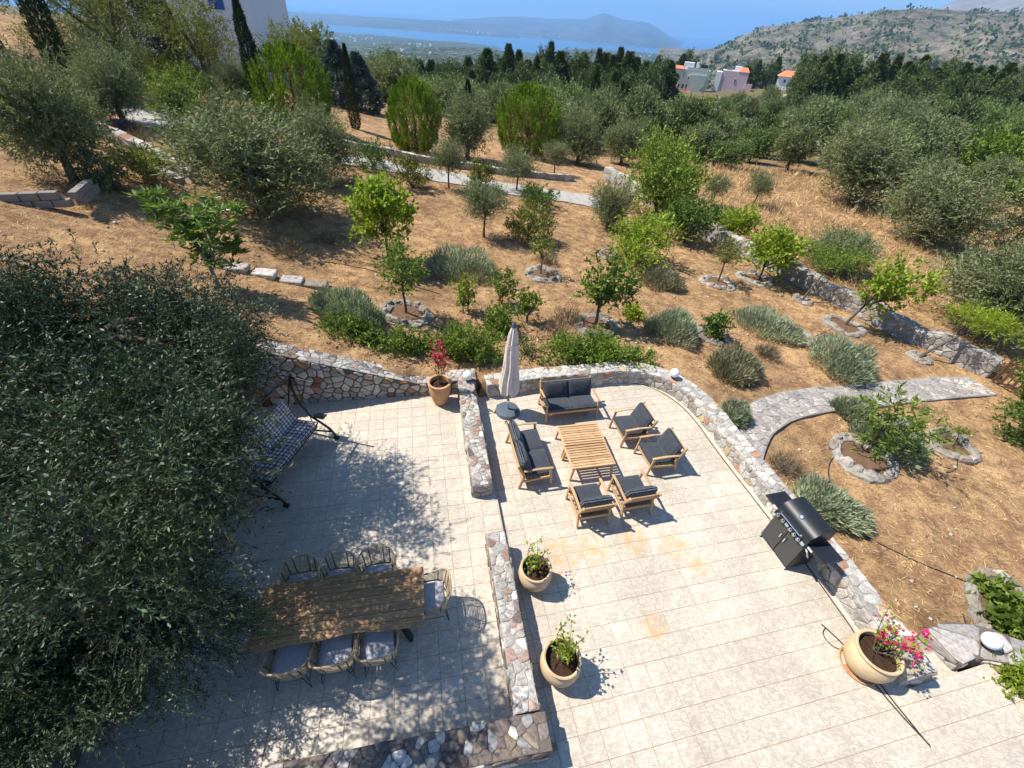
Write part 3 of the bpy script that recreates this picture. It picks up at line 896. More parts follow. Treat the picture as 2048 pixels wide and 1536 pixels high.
def rattan_chair(label):
    t = thing('rattan_chair', label, 'chair', group='rattan chairs round the dining table')
    # U-shaped shell, opening towards -y
    def shell(s, z):
        """s in -1..1 round the back, z height"""
        zz = (z-.42)/.42
        w = .265+.045*zz; d = .235+.07*zz
        a = s*R(118)
        ex = .62
        x = w*math.copysign(abs(math.sin(a))**ex, math.sin(a)); y = d*math.copysign(abs(math.cos(a))**ex, math.cos(a))
        return Vector((x, y, z))
    def rim_z(s): return .60+.23*max(0, math.cos(s*R(100)))**1.1
    b = MB(); b.tube([shell(-1+2*i/30, rim_z(-1+2*i/30)) for i in range(31)], .014, 7); b.obj('rim', M_rattan, t)
    b = MB(); b.tube([shell(-1+2*i/24, .425) for i in range(25)], .012, 6); b.obj('seat_rim', M_rattan, t)
    b = MB()
    for k in range(13):
        z = .445+.031*k
        run = []
        for i in range(33):
            s = -1+2*i/32
            if z < rim_z(s)-.008: run.append(shell(s, z))
        if len(run) > 2: b.tube(run, .0058, 4)
    b.obj('cane_weave', M_rattan, t, kind='stuff')
    for s in (-.92, -.62, -.3, -.1, .1, .3, .62, .92):
        b = MB(); b.tube([shell(s, .425+(rim_z(s)-.425)*i/4)*1.0 for i in range(5)], .0085, 5); b.obj('binding', M_rattan_d, t)
    b = MB(); b.box(0, -.02, .415, .47, .44, .016, bev=.006); b.obj('seat', M_rattan, t)
    M = Matrix.Translation((0, -.025, .455)); cushion('seat_pad', .43, .42, .055, M_seatpad, t, M, .008)
    for sx in (-1, 1):
        for sy in (-1, 1):
            top1, top2, ft = (sx*.20, sy*.17, .41), (sx*.12, sy*.19, .41), (sx*.235, sy*.235, .006)
            b = MB(); b.tube([top1, ft, top2], .0075, 6); b.obj('hairpin_leg', M_black, t)
        b = MB(); b.tube([(sx*.215, -.2, .16), (sx*.215, .2, .16)], .005, 5); b.obj('brace', M_black, t)
    return t
def tl(x, y, z=LZ):
    return (tx+x*math.cos(tr_)-y*math.sin(tr_), ty+x*math.sin(tr_)+y*math.cos(tr_), z)
rc = rattan_chair('cane chair leftmost in the far row at the table, nearest the swing seat')
rc.location = tl(-.72, .54); rc.rotation_euler = (0, 0, tr_+R(2))
for x, y, a, lab in ((-.14, .52, -2, 'cane chair in the middle of the far row, its grey pad showing beyond the table'),
                     (.45, .52, 3, 'cane chair with a tall barred back, rightmost of the far row at the table'),
                     (-.66, -.53, 177, 'cane chair tucked in on the near side, leftmost of the near row'),
                     (-.07, -.53, 181, 'cane chair tucked in on the near side, middle of the near row'),
                     (.52, -.53, 183, 'sunlit rimmed cane chair on the near side beside the black table leg'),
                     (-1.33, -.03, 92, 'cane chair at the left end of the table under the olive branches'),
                     (1.30, .08, -88, 'cane chair at the right end of the table, nearest the low wall')):
    dup(rc, tl(x, y), tr_+R(a), 1.0, lab)

# ---------------------------------------------------------------- swing seat
def plaid():
    M = Mat('plaid_fabric'); o = M.obj()
    s = M.new('ShaderNodeSeparateXYZ'); M.l.new(o, s.inputs[0])
    def band(v, per, wid, off=0.0):
        f = M.math('FRACT', M.math('ADD', M.math('DIVIDE', v, per), off))
        return M.math('LESS_THAN', f, wid)
    x = s.outputs[0]; y = M.math('ADD', s.outputs[1], s.outputs[2])
    a = M.math('ADD', band(x, .085, .32), band(y, .085, .32)); 
    col = M.ramp(M.math('DIVIDE', a, 2.0), [(0, (.74, .68, .66)), (.4, (.20, .135, .145)), (.8, (.03, .022, .028))], 'CONSTANT')
    red = M.math('MAXIMUM', band(x, .34, .07, .1), band(y, .34, .07, .1))
    col = M.mix(M.math('MULTIPLY', red, .6), col, (.14, .03, .04))
    M.color(col).set(.9, .2).bump(M.noise(o, 9, 3), .5, .02)
    return M.m
sw = thing('swing_seat', 'plaid cushioned garden swing seat on a curved black frame under the olive tree', 'swing seat', (-4.62, 5.85, LZ), R(80.3))
M_plaid = plaid()
# local: length along x, front towards -y
M = Matrix.Translation((0, -.10, .52)) @ Matrix.Rotation(R(-7), 4, 'X'); cushion('seat_cushion', 1.62, .55, .13, M_plaid, sw, M, .01)
M = Matrix.Translation((0, .24, .78)) @ Matrix.Rotation(R(66), 4, 'X'); cushion('back_cushion', 1.62, .56, .12, M_plaid, sw, M, .012)
for s in (-1, 1):
    x = s*.93
    arc = [Vector((x, -.78+1.62*i/14, .02+.30*math.sin(math.pi*i/14)**1.0*0+ .0)) for i in range(15)]
    pts = [(x, -.62, .05), (x, -.60, .14), (x, -.52, .28), (x, -.34, .42), (x, -.10, .58), (x, .06, .9), (x, .12, 1.3), (x, .04, 1.72)]
    b = MB(); b.tube(pts, .026, 8); b.obj('front_frame_tube', M_black, sw)
    pts = [(x, .85, .05), (x, .70, .22), (x, .45, .50), (x, .30, .9), (x, .18, 1.35), (x, .04, 1.72)]
    b = MB(); b.tube(pts, .026, 8); b.obj('rear_frame_tube', M_black, sw)
    b = MB(); b.tube([(x, -.56, .2), (x, .0, .10), (x, .62, .28)], .02, 7); b.obj('base_brace', M_black, sw)
    b = MB(); b.tube([(x, -.68, .03), (x, -.58, .06)], .045, 8); b.obj('foot', M_black, sw)
    b = MB(); b.tube([(x, .80, .03), (x, .88, .05)], .045, 8); b.obj('foot', M_black, sw)
    b = MB(); b.box(x+s*.03, -.33, .60, .16, .26, .02, bev=.005); b.obj('side_tray', M_black, sw)
    b = MB(); b.tube([(s*.84, -.2, .5), (x, .02, 1.62)], .009, 5); b.obj('hanger', M_black, sw)
    b = MB(); b.tube([(x, -.42, 1.60), (x, .46, 1.64)], .02, 7); b.obj('canopy_arm', M_black, sw)
b = MB(); b.tube([(-.93, .04, 1.72), (.93, .04, 1.72)], .024, 8); b.obj('top_bar', M_black, sw)
b = MB(); b.box(0, -.08, .42, 1.62, .5, .03); b.obj('seat_frame', M_black, sw)

# ---------------------------------------------------------------- gas barbecue
gr = thing('barbecue', 'black gas barbecue with a rounded lid and two side shelves by the curved wall', 'barbecue', (5.50, 4.82, 0), R(-73.4+0))
# local: width along x, front towards -y
b = MB(); b.box(0, .02, .44, .74, .46, .74, bev=.006); b.obj('cabinet', M_black, gr)
for s in (-1, 1):
    b = MB(); b.box(s*.183, -.222, .42, .352, .022, .66, bev=.004); d = b.obj('door', plain('cabinet_grey', (.055, .054, .052), .45, .4, var=.1), gr)
    b = MB(); b.tube([(s*.05, -.233, .60), (s*.05, -.262, .595), (s*.05, -.262, .485), (s*.05, -.233, .48)], .011, 6); b.obj('handle', M_chrome, d)
b = MB(); b.box(0, -.23, .83, .78, .06, .10, Matrix.Rotation(R(-18), 3, 'X'), .006); pn = b.obj('control_panel', M_black, gr)
for k, x in enumerate((-.30, -.17, .02, .12, .22)):
    b = MB(); b.lathe([(.038, 0), (.038, .012), (.026, .016), (.024, .045), (.018, .05)], 14, cap_top=True)
    mt = Matrix.Translation((x, -.262, .835)) @ Matrix.Rotation(R(72), 4, 'X')
    b.V = [tuple(mt @ Vector(v)) for v in b.V]; b.obj('knob', M_chrome if k != 4 else M_chrome, gr)
for x in (-.075, .31):
    b = MB(); b.box(x, -.263, .835, .075, .012, .06, Matrix.Rotation(R(-18), 3, 'X'), .004); b.obj('badge_plate', M_pale_metal, gr)
# lid: half barrel with closed ends
n = 16; V = []
prof = [(-.25, .88), (-.255, .98)]+[(-.255+.51*(1-math.cos(math.pi*i/n*.92))/2*1.0, .98+.21*math.sin(math.pi*i/n*.80)) for i in range(1, n+1)]+[(.25, .88)]
for x in (-.37, .37): V += [(x, y, z) for y, z in prof]
k = len(prof)
F = [(i, i+1, k+i+1, k+i) for i in range(k-1)]+[tuple(range(k-1, -1, -1)), tuple(range(k, 2*k)), (k-1, 0, k, 2*k-1)]
ld = link('lid', mesh_from('lid', V, F), M_blackgloss, gr); auto_smooth(ld)
b = MB(); b.tube([(-.26, -.25, 1.0), (-.26, -.315, 1.0), (-.24, -.33, .995), (.22, -.33, .995), (.24, -.315, 1.0), (.24, -.25, 1.0)], .014, 8); b.obj('handle', M_chrome, ld)
b = MB(); b.lathe([(.040, 0), (.040, .012), (.030, .016), (.0, .016)], 18)
mt = Matrix.Translation((-.02, -.155, 1.135)) @ Matrix.Rotation(R(48), 4, 'X'); b.V = [tuple(mt @ Vector(v)) for v in b.V]; b.obj('thermometer', M_chrome, ld)
for s in (-1, 1):
    b = MB(); b.box(s*.555, .0, .865, .335, .42, .025, bev=.005); sh = b.obj('side_shelf', M_blackgloss, gr)
    b = MB(); b.box(s*.555, -.215, .855, .335, .014, .045); b.obj('shelf_edge', M_black, sh)
    b = MB(); b.box(s*.445, -.226, .857, .10, .012, .035); b.obj('shelf_badge', plain('white_badge', (.7, .7, .68), .4), sh)
for sx in (-1, 1):
    for sy in (-1, 1):
        b = MB(); b.lathe([(.034, -.012), (.034, .012)], 12, cap_top=True)
        mt = Matrix.Translation((sx*.35, sy*.21, .034)) @ Matrix.Rotation(R(90), 4, 'Y'); b.V = [tuple(mt @ Vector(v)) for v in b.V]; b.obj('wheel', M_chrome, gr)
b = MB(); b.tube([(.37, -.22, .80), (.44, -.24, .78), (.48, -.2, .68), (.46, -.12, .58), (.40, -.08, .54)], .013, 7); b.obj('gas_hose', plain('grey_hose', (.55, .55, .53), .4), gr)

# ---------------------------------------------------------------- pots, globe lamps
def pot(label, loc, prof, mat, soil_z, soil_r, saucer=None):
    t = thing('flowerpot', label, 'flowerpot', loc, group='clay flowerpots')
    b = MB(); b.lathe(prof, 36); o = b.obj('pot', mat, t); auto_smooth(o)
    b = MB(); rng = random.Random(7)
    n = 22; V = [(0, 0, soil_z+.02)]; 
    for q in (.35, .7, 1.0):
        for k in range(n):
            a = 2*math.pi*k/n; V.append((soil_r*q*math.cos(a), soil_r*q*math.sin(a), soil_z+rng.uniform(-.015, .025)))
    F = [(0, 1+k, 1+(k+1) % n) for k in range(n)]
    for q in range(2): F += [(1+q*n+k, 1+(q+1)*n+k, 1+(q+1)*n+(k+1) % n, 1+q*n+(k+1) % n) for k in range(n)]
    b.add(V, F); b.obj('soil', M_soil, t)
    if saucer:
        b = MB(); b.lathe([(saucer*.8, 0), (saucer, .035), (saucer-.02, .035), (saucer-.04, .012)], 32); auto_smooth(b.obj('saucer', M_pot2, t))
    return t
round_prof = [(.165, 0), (.205, .06), (.268, .20), (.288, .32), (.275, .42), (.245, .485), (.262, .505), (.268, .53), (.255, .54), (.232, .53), (.225, .48), (.24, .40)]
pot('round cream clay flowerpot beside the end of the low wall, the farther of the two', (.66, 3.78, 0), round_prof, M_pot1, .41, .24)
pot('round cream clay flowerpot half in front of the low wall, the nearer of the two', (1.055, 2.43, 0), [(r*1.06, z*1.04) for r, z in round_prof], M_pot1, .43, .255)
pot('large ochre clay flowerpot on a saucer at the end of the curved wall', (5.93, 2.86, 0), [(r*1.22, z*1.06+.02) for r, z in round_prof], M_pot1, .46, .28, .30)
pot('tall orange clay urn in the corner by the retaining wall', (-1.76, 8.16, LZ), [(.15, 0), (.18, .05), (.235, .25), (.265, .42), (.27, .52), (.255, .60), (.262, .62), (.285, .635), (.288, .66), (.27, .67), (.235, .66), (.228, .60), (.23, .5)], M_pot2, .55, .23)
def globe(label, loc, r):
    t = thing('globe_lamp', label, 'lamp', loc, group='white globe lamps on the walls')
    b = MB(); b.lathe([(.055, 0), (.055, .03), (.045, .045)], 14, cap_top=True); b.obj('base', M_black, t)
    n = 20; b = MB(); b.lathe([(r*math.sin(math.pi*i/14), .035+r-r*math.cos(math.pi*i/14)) for i in range(1, 14)], 28, cap_top=True); b.obj('globe', M_globe, t, smooth=True)
    return t
globe('leaf shaded white globe lamp where the tall wall meets the terrace wall', (-1.13, 8.62, .49), .125)
globe('white globe lamp on the bend of the curved wall', (4.33, 9.50, .44), .125)
globe('large white globe lamp on the flagstone wall by the steps', (8.25, 3.30, .08), .135)

# ---------------------------------------------------------------- hoses and cables
def hose(name, label, pts, r, cat, mat=None, lift=None):
    P = smooth_path(pts, 3)
    b = MB(); b.tube([(p.x, p.y, (gz(p.x, p.y) if lift is None else lift)+r*.9) for p in P], r, 5)
    return tag(b.obj(name, mat or M_hose), label, cat)
def off(P, d):
    return [(x-d, y) for x, y in P]
cab = off(R_INNER[4:], .13)
hose('cable', 'thin black cable lying along the foot of the curved wall', cab[:-1]+[(6.05, 3.0), (6.15, 2.5), (6.3, 2.1), (6.40, 1.85)], .009, 'cable', lift=.006)
hose('cable', 'second black cable on the tiles running out past the large flowerpot', [(5.62, 3.45), (5.85, 3.15), (6.0, 2.7), (6.18, 2.25), (6.40, 1.87)], .010, 'cable', lift=.006)
hose('cable', 'loose loop of black cable on the tiles left of the large flowerpot', [(5.66, 3.4), (5.55, 3.3), (5.6, 3.12), (5.78, 3.05)], .007, 'cable', lift=.006)
for i, (lab, pts) in enumerate((
    ('black drip hose arching from the lavender behind the barbecue to the peach tree', [(7.6, 6.55), (7.75, 7.1), (8.05, 7.65), (8.55, 8.0), (8.95, 7.95)]),
    ('black drip hose crossing the straw from the barbecue lavender to the green planter', [(7.75, 5.6), (8.2, 5.25), (8.9, 4.95), (9.8, 4.65), (10.35, 4.25)]),
    ('black drip hose running into the flagstone wall beside the globe lamp', [(8.9, 4.1), (8.75, 3.75), (8.6, 3.45)]),
    ('black drip hose looping round the small ringed sapling on the right', [(11.2, 7.75), (11.6, 7.9), (11.95, 8.4), (12.3, 9.0), (12.8, 8.6)]),
    ('black drip hose between the umbrella and the bare twig bushes', [(-.3, 10.7), (.3, 10.85), (.9, 11.0), (1.2, 11.15)]),
    ('black drip hose crossing the shaded slope to the small ringed tree', [(-6.6, 13.5), (-5.6, 13.7), (-4.6, 13.5), (-3.6, 13.1), (-2.6, 12.9)]),
    ('black drip hose leading down from the ringed tree to the round bush', [(-3.0, 11.0), (-2.2, 10.75), (-1.4, 10.7), (-.8, 10.75)]),
    ('black drip hose linking two planting rings near the boundary wall', [(9.3, 12.6), (10.0, 13.3), (10.9, 13.9), (11.7, 14.5)]))):
    hose('drip_hose', lab, pts, .012, 'hose')

# ---------------------------------------------------------------- vegetation
def unit(v):
    return v/np.maximum(np.linalg.norm(v, axis=-1, keepdims=True), 1e-9)
def rsph(n): return unit(rg.normal(size=(n, 3)))
def leaves(base, axis, L, W, fold=.15):
    """one folded diamond per leaf"""
    n = len(base); L = np.broadcast_to(np.asarray(L, float), (n,))[:, None]; W = np.broadcast_to(np.asarray(W, float), (n,))[:, None]
    nm = unit(np.cross(axis, rsph(n))); side = np.cross(nm, axis)
    mid = base+axis*L*.45+nm*W*fold
    V = np.stack([base, mid+side*W/2, base+axis*L, mid-side*W/2], 1).reshape(-1, 3)
    return V, np.arange(4*n).reshape(n, 4)
def join(parts):
    V = []; F = []; o = 0
    for v, f in parts:
        V.append(v); F.append(f+o); o += len(v)
    return np.concatenate(V), np.concatenate(F)
def pick(lobes, n, shell, thick=.35, inner=.12):
    """points in the lobes, mostly near their surface; returns centres and outward vectors"""
    lb = np.array(lobes, float); w = (lb[:, 3]*lb[:, 4]*lb[:, 5])**(2/3); w /= w.sum()
    k = rg.choice(len(lb), n, p=w); d = rsph(n)
    rad = shell+(1-shell)*rg.random(n)**.7
    m_ = rg.random(n) < inner; rad = np.where(m_, rg.random(n)**.5*shell, rad)
    c = lb[k, :3]+d*lb[k, 3:6]*rad[:, None]
    return c, unit(d*lb[k, 3:6])
def crown(lobes, ncl, clr, ntw, nlf, tlen, ll, lw, up=.25, out=.7, rnd=.7, shell=.72, droop=0.0, spread=.8, inner=.12, twigs=None):
    c, o = pick(lobes, ncl, shell, inner=inner)
    cc = np.repeat(c, ntw, 0); oo = np.repeat(o, ntw, 0); n = len(cc)
    b = cc+rg.normal(size=(n, 3))*clr*.5
    d = unit(oo*out+np.array([0, 0, up])+rg.normal(size=(n, 3))*rnd*.6)
    L = tlen*rg.uniform(.6, 1.3, n)
    t = (np.arange(nlf)+.5)/nlf
    tb = b[:, None]+d[:, None]*(L[:, None]*t)[..., None]
    tb[..., 2] -= droop*(t**2)*L[:, None]
    ax = unit(np.repeat(d[:, None], nlf, 1)*.7+rg.normal(size=(n, nlf, 3))*spread*.6)
    bb = tb.reshape(-1, 3); aa = ax.reshape(-1, 3); m_ = len(bb)
    if twigs is not None: twigs.append((b, b+d*L[:, None]))
    return leaves(bb, aa, ll*rg.uniform(.65, 1.25, m_), lw*rg.uniform(.7, 1.25, m_))
def sticks(a, b, r):
    """thin three sided twigs from a to b"""
    n = len(a); d = unit(b-a); s = unit(np.cross(d, rsph(n))); u = np.cross(d, s)
    V = []
    for e, q in ((a, 1.0), (b, .4)):
        for k in range(3):
            an = 2*math.pi*k/3; V.append(e+(s*math.cos(an)+u*math.sin(an))*r*q)
    V = np.stack(V, 1).reshape(-1, 3); i = np.arange(n)[:, None]*6
    F = np.concatenate([i+np.array([[k, (k+1) % 3, 3+(k+1) % 3, 3+k]]) for k in range(3)])
    return V, F
def limb_mesh(paths):
    b = MB()
    for pts, rr in paths: b.tube(pts, rr, 7)
    return b
def bend(a, b, sag, rng, n=5):
    a, b = Vector(a), Vector(b); L = (b-a).length; out = []
    j = Vector((rng.uniform(-1, 1), rng.uniform(-1, 1), rng.uniform(-.3, .6)))*sag*L
    for i in range(n+1):
        t = i/n; out.append(a.lerp(b, t)+j*math.sin(math.pi*t)+Vector((0, 0, sag*.6*L))*math.sin(math.pi*t))
    return out
def add_trunk(root, h0, r0, lobes, rng, mat, lean=(0, 0), nl=5, stems=1):
    for s in range(stems):
        ox = (rng.uniform(-.12, .12), rng.uniform(-.12, .12)) if stems > 1 else (0, 0)
        top = Vector((lean[0]+ox[0]*3, lean[1]+ox[1]*3, h0))
        pts = [Vector((ox[0]+lean[0]*t**1.5, ox[1]+lean[1]*t**1.5, -.15+(h0+.15)*t))+Vector((math.sin(5*t+s)*.05*h0*.5, math.cos(4*t+s)*.03*h0, 0))*t for t in (0, .15, .35, .6, .8, 1)]
        b = MB(); b.tube(pts, [r0*1.5, r0*1.15, r0, r0*.9, r0*.85, r0*.8], 9)
        b.obj('trunk', mat, root, smooth=True)
        br = MB()
        for i in range(nl):
            l = lobes[(i+s) % len(lobes)]
            tgt = (l[0]+rng.uniform(-.5, .5)*l[3], l[1]+rng.uniform(-.5, .5)*l[4], l[2]+rng.uniform(-.2, .6)*l[5])
            br.tube(bend(pts[-1], tgt, .12, rng), [r0*.6, r0*.5, r0*.38, r0*.28, r0*.18, r0*.08], 6)
        br.obj('branches', mat, root, smooth=True)
def tree(name, label, cat, loc, lobes, cr, leafmat, trunk, rotz=0, group=None, scale=1.0, seed=1, part='crown'):
    root = thing(name, label, cat, loc, rotz, group); root.scale = (scale,)*3 if not hasattr(scale, '__len__') else scale
    if trunk: add_trunk(root, lobes=lobes, rng=random.Random(seed), **trunk)
    link(part, mesh_from(part, *cr), leafmat, root)
    return root
def lobes_round(r, h, zc, n, rng, k=.55):
    """n lobes round a centre: crown radius r, height h, centre zc"""
    L = [(0, 0, zc, r*.62, r*.62, h*.42)]
    for i in range(n):
        a = 2*math.pi*(i+rng.uniform(-.3, .3))/n; q = rng.uniform(.35, .6)*r
        L.append((q*math.cos(a), q*math.sin(a), zc+rng.uniform(-.28, .25)*h, r*rng.uniform(.36, .52), r*rng.uniform(.36, .52), h*rng.uniform(.22, .34)))
    return L
rr = random.Random(21)

# --- the big olive at the left edge of the terrace: two trunks of the same old kind, crowns overlapping
BASE = Vector((-6.6, 4.9, gz(-6.9, 5.0)-.1))
BL = [(x-BASE.x, y-BASE.y, z-BASE.z, a, b, c) for x, y, z, a, b, c in (
      (-5.2, 4.9, 3.2, 1.25, 1.3, 1.05), (-4.15, 4.6, 3.75, .72, .9, .72), (-4.7, 5.5, 3.35, .62, .7, .7), (-5.6, 6.2, 3.1, .9, .9, .8), (-4.75, 5.9, 3.5, .7, .7, .65),
      (-6.6, 4.6, 3.0, 1.1, 1.3, 1.1), (-6.5, 5.9, 2.7, 1.0, 1.0, .9), (-5.0, 3.7, 3.2, .9, .9, .9), (-5.4, 4.6, 2.1, .85, 1.0, .65), (-5.6, 3.9, 1.8, .8, .9, .6), (-5.5, 5.8, 2.0, .8, .8, .6), (-7.4, 5.2, 2.9, .9, 1.2, .9), (-3.9, 3.5, 3.85, .72, .8, .6), (-3.25, 2.85, 3.8, .6, .6, .5), (-3.35, 2.1, 3.6, .6, .6, .5), (-4.6, 5.0, 2.6, .5, .6, .5), (-5.9, 5.3, 4.0, .9, .9, .6), (-4.4, 2.9, 3.3, .8, .8, .7), (-2.85, 2.35, 4.1, .55, .55, .42), (-3.0, 1.65, 4.0, .55, .5, .42), (-2.85, 2.9, 4.1, .5, .5, .4))]
def big_crown(seed):
    tw = []
    cr = crown(BL, 350, .36, 38, 17, .38, .066, .0195, up=.1, out=.85, rnd=.85, shell=.55, droop=.4, spread=.75, inner=.25, twigs=tw)
    a, b = tw[0]
    a, b = a[::3], b[::3]-np.array([0, 0, .08])
    return cr, sticks(a, b, .0032)
bigA = thing('olive_tree', 'huge dark olive tree overhanging the swing seat on the left', 'olive tree', BASE+Vector((-.36, 0, 0)), 0)
add_trunk(bigA, 1.7, .2, BL, random.Random(3), M_bark, nl=9)
crA, stA = big_crown(1)
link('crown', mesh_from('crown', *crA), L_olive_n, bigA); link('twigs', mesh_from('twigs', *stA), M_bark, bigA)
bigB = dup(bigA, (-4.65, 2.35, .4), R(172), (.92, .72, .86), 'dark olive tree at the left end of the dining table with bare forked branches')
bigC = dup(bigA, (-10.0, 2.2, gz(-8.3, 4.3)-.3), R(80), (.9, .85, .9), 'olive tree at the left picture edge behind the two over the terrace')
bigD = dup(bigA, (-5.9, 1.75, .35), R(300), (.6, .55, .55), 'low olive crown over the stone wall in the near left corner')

# --- olive prototypes
def olive_proto(seed, r, h, zc, ncl, group=None):
    g = random.Random(seed); lb = lobes_round(r, h, zc, 7, g)
    return lb, crown(lb, ncl, .34, 9, 11, 0.30, .080, .024, up=.45, out=.6, rnd=.8, shell=.6, spread=.7)
protos = []
for s in range(3):
    lb, cr = olive_proto(40+s, 1.0, 1.75, 1.12, 270)
    t = tree('olive_tree', 'x', 'olive tree', (0, -200, 0), lb, cr, L_olive, dict(h0=.5, r0=.10, mat=M_bark, nl=6, stems=1+(s == 0)), seed=s)
    protos.append(t)
young = []
for s in range(2):
    g = random.Random(60+s); lb = lobes_round(.85, 1.25, 1.40, 6, g)
    cr = crown(lb, 160, .28, 8, 9, .28, .078, .024, up=.6, out=.6, rnd=.8, shell=.5, spread=.7)
    young.append(tree('olive_tree', 'x', 'olive tree', (0, -200, 0), lb, cr, L_olive, dict(h0=.85, r0=.045, mat=M_bark, nl=7), seed=70+s))
# (x, y, height, width, label, kind) kind 0-2 old olive, 3-4 young olive with a thin trunk
OL = [(-9.5, 15.8, 3.1, 5.3, 'large spreading olive tree left of the bright apricot tree', 0), (-9.1, 20.6, 3.0, 3.2, 'round olive tree behind and right of the large spreading olive', 1),
      (-4.04, 23.6, 2.55, 2.1, 'small olive tree beside the grey drive, left of its neighbour on the bend', 3), (-1.70, 18.36, 2.4, 2.3, 'small olive tree with a dark slim trunk on the straw beside the heath bush', 4),
      (-.63, 26.0, 2.4, 2.5, 'small olive tree on the grey drive in front of the right juniper', 3), (1.72, 32.9, 2.2, 2.2, 'small olive tree casting a shadow on the end of the drive', 4),
      (4.15, 22.4, 2.2, 2.1, 'grey olive bush left of the round bright green tree', 1), (-4.2, 32.2, 3.7, 3.7, 'olive tree between the two middle junipers', 2),
      (-13.9, 13.7, 3.2, 3.0, 'leaning olive tree at the upper left with a dark trunk over dry ground', 2), (-18.0, 21.4, 2.8, 2.8, 'olive tree below the leaning cypress at the upper left', 1),
      (23.2, 34.4, 4.7, 6.9, 'large grey olive tree standing in the golden field', 0), (38.5, 56.5, 6.9, 7.4, 'tall grey olive tree behind the large one in the golden field', 2),
      (23.6, 26.8, 4.2, 5.9, 'broad grey olive tree in the right part of the golden field', 1), (17.8, 15.6, 3.3, 4.2, 'wide olive tree beyond the boundary wall at the right edge', 0),
      (14.9, 20.6, 2.0, 3.4, 'low olive bush just behind the boundary wall', 2), (11.9, 29.9, 2.0, 1.9, 'left of the two small olive trees at the field edge', 4), (15.1, 31.1, 2.4, 2.1, 'right of the two small olive trees at the field edge', 3),
      (-18.2, 31.4, 2.5, 2.8, 'olive tree behind the yellow broom bush', 1), (3.6, 38.1, 3.3, 3.5, 'olive tree with pale dry twigs right of the right juniper', 0), (7.7, 41.2, 3.2, 3.8, 'olive tree at the near edge of the grove, right of the twiggy one', 2)]
for x, y, h, w, lab, k in OL:
    if k < 3: src = protos[k]; sz = (w/2.3, w/2.3, h/2.1)
    else: src = young[k-3]; sz = (w/2.15, w/2.15, h/2.3)
    dup(src, (x, y, gz(x, y)), rr.uniform(0, 6.28), sz, lab)
# grove beyond the field: many grey-green crowns on a terrain that falls away
gproto = []
for s in range(3):
    g = random.Random(80+s); lb = lobes_round(1.0, 1.4, 1.15, 6, g)
    cr = crown(lb, 230, .34, 7, 7, .32, .125, .042, up=.5, out=.6, rnd=.8, shell=.6, spread=.7)
    gproto.append(tree('olive_tree', 'x', 'olive tree', (0, -200, 0), lb, cr, L_olive_g if s != 1 else L_olive_h, dict(h0=.55, r0=.09, mat=M_bark, nl=4), seed=90+s))
g = random.Random(84); lb = lobes_round(1.0, 1.4, 1.1, 7, g)
for lm, nm in ((L_carob, 'carob_tree'), (L_cyp2, 'dark_tree')):
    gproto.append(tree(nm, 'x', 'tree', (0, -200, 0), lb, crown(lb, 230, .32, 7, 7, .3, .13, .06, up=.4, out=.65, rnd=.8, shell=.62), lm, dict(h0=.5, r0=.08, mat=M_bark, nl=4), seed=94))
placed = []
tries = 0
grove_n = 0
while grove_n < 200 and tries < 9000:
    tries += 1
    y = 44+88*rr.random()**.8; x = y*rr.uniform(-.30, .98)
    if x < y*.02 and y < 60: continue
    if 17 < x < 34 and y < 40: continue
    if y > 92 and x < y*.25: continue
    if x > 60 and y > 118: continue
    if y > 128 and .2 < x/y < .5: continue
    if any((x-a)**2+(y-b)**2 < (2.2+.014*y)**2 for a, b in placed): continue
    placed.append((x, y)); s = rr.uniform(1.2, 2.15)*(1+.0035*y)
    q = rr.random(); z0 = gz(x, y)-.1
    if .18 < x/y < .52 and y > 58: s *= .68
    if q < .86: dup(gproto[grove_n % 3], (x, y, z0), rr.uniform(0, 6.28), (s*rr.uniform(.85, 1.2), s*rr.uniform(.85, 1.2), s*rr.uniform(.75, 1.25)), 'grey green olive tree in the grove beyond the garden', 'olive trees of the grove')
    elif q < .94: dup(gproto[3], (x, y, z0), rr.uniform(0, 6.28), (s*.9, s*.9, s*rr.uniform(.8, 1.15)), 'fresh green round tree between the olives of the grove', 'green trees between the grove olives')
    else: dup(gproto[4], (x, y, z0), rr.uniform(0, 6.28), (s*.8, s*.8, s*rr.uniform(.9, 1.5)), 'dark green tree between the olives of the grove', 'dark trees between the grove olives')
    grove_n += 1

# --- conifers
def column(h, r, n, ll, lw, prof, up=.9, out=.35, lump=.22, nl=9):
    t = rg.random(n)**.9; a = rg.random(n)*2*math.pi
    ph = rg.random(4)*6.28
    lm = 1+lump*(np.sin(nl*t*3.1+ph[0]+2*np.sin(a*2+ph[1]))*np.sin(a*3+ph[2]+5*t))
    rad = r*np.interp(t, *prof)*lm*(.45+.55*rg.random(n)**.45)
    p = np.stack([rad*np.cos(a), rad*np.sin(a), t*h], 1)
    o = np.stack([np.cos(a), np.sin(a), np.zeros(n)], 1)
    d = unit(o*out+np.array([0, 0, up])+rg.normal(size=(n, 3))*.25)
    return leaves(p, d, ll*rg.uniform(.6, 1.3, n), lw*rg.uniform(.7, 1.3, n))
P_cyp = ([0, .06, .25, .6, .85, 1], [.5, .85, 1, .8, .45, .06])
P_egg = ([0, .1, .35, .6, .8, .93, 1], [.45, .8, 1, .98, .75, .42, .08])
P_cone = ([0, .08, .2, .5, .8, 1], [.6, .95, 1, .72, .35, .03])
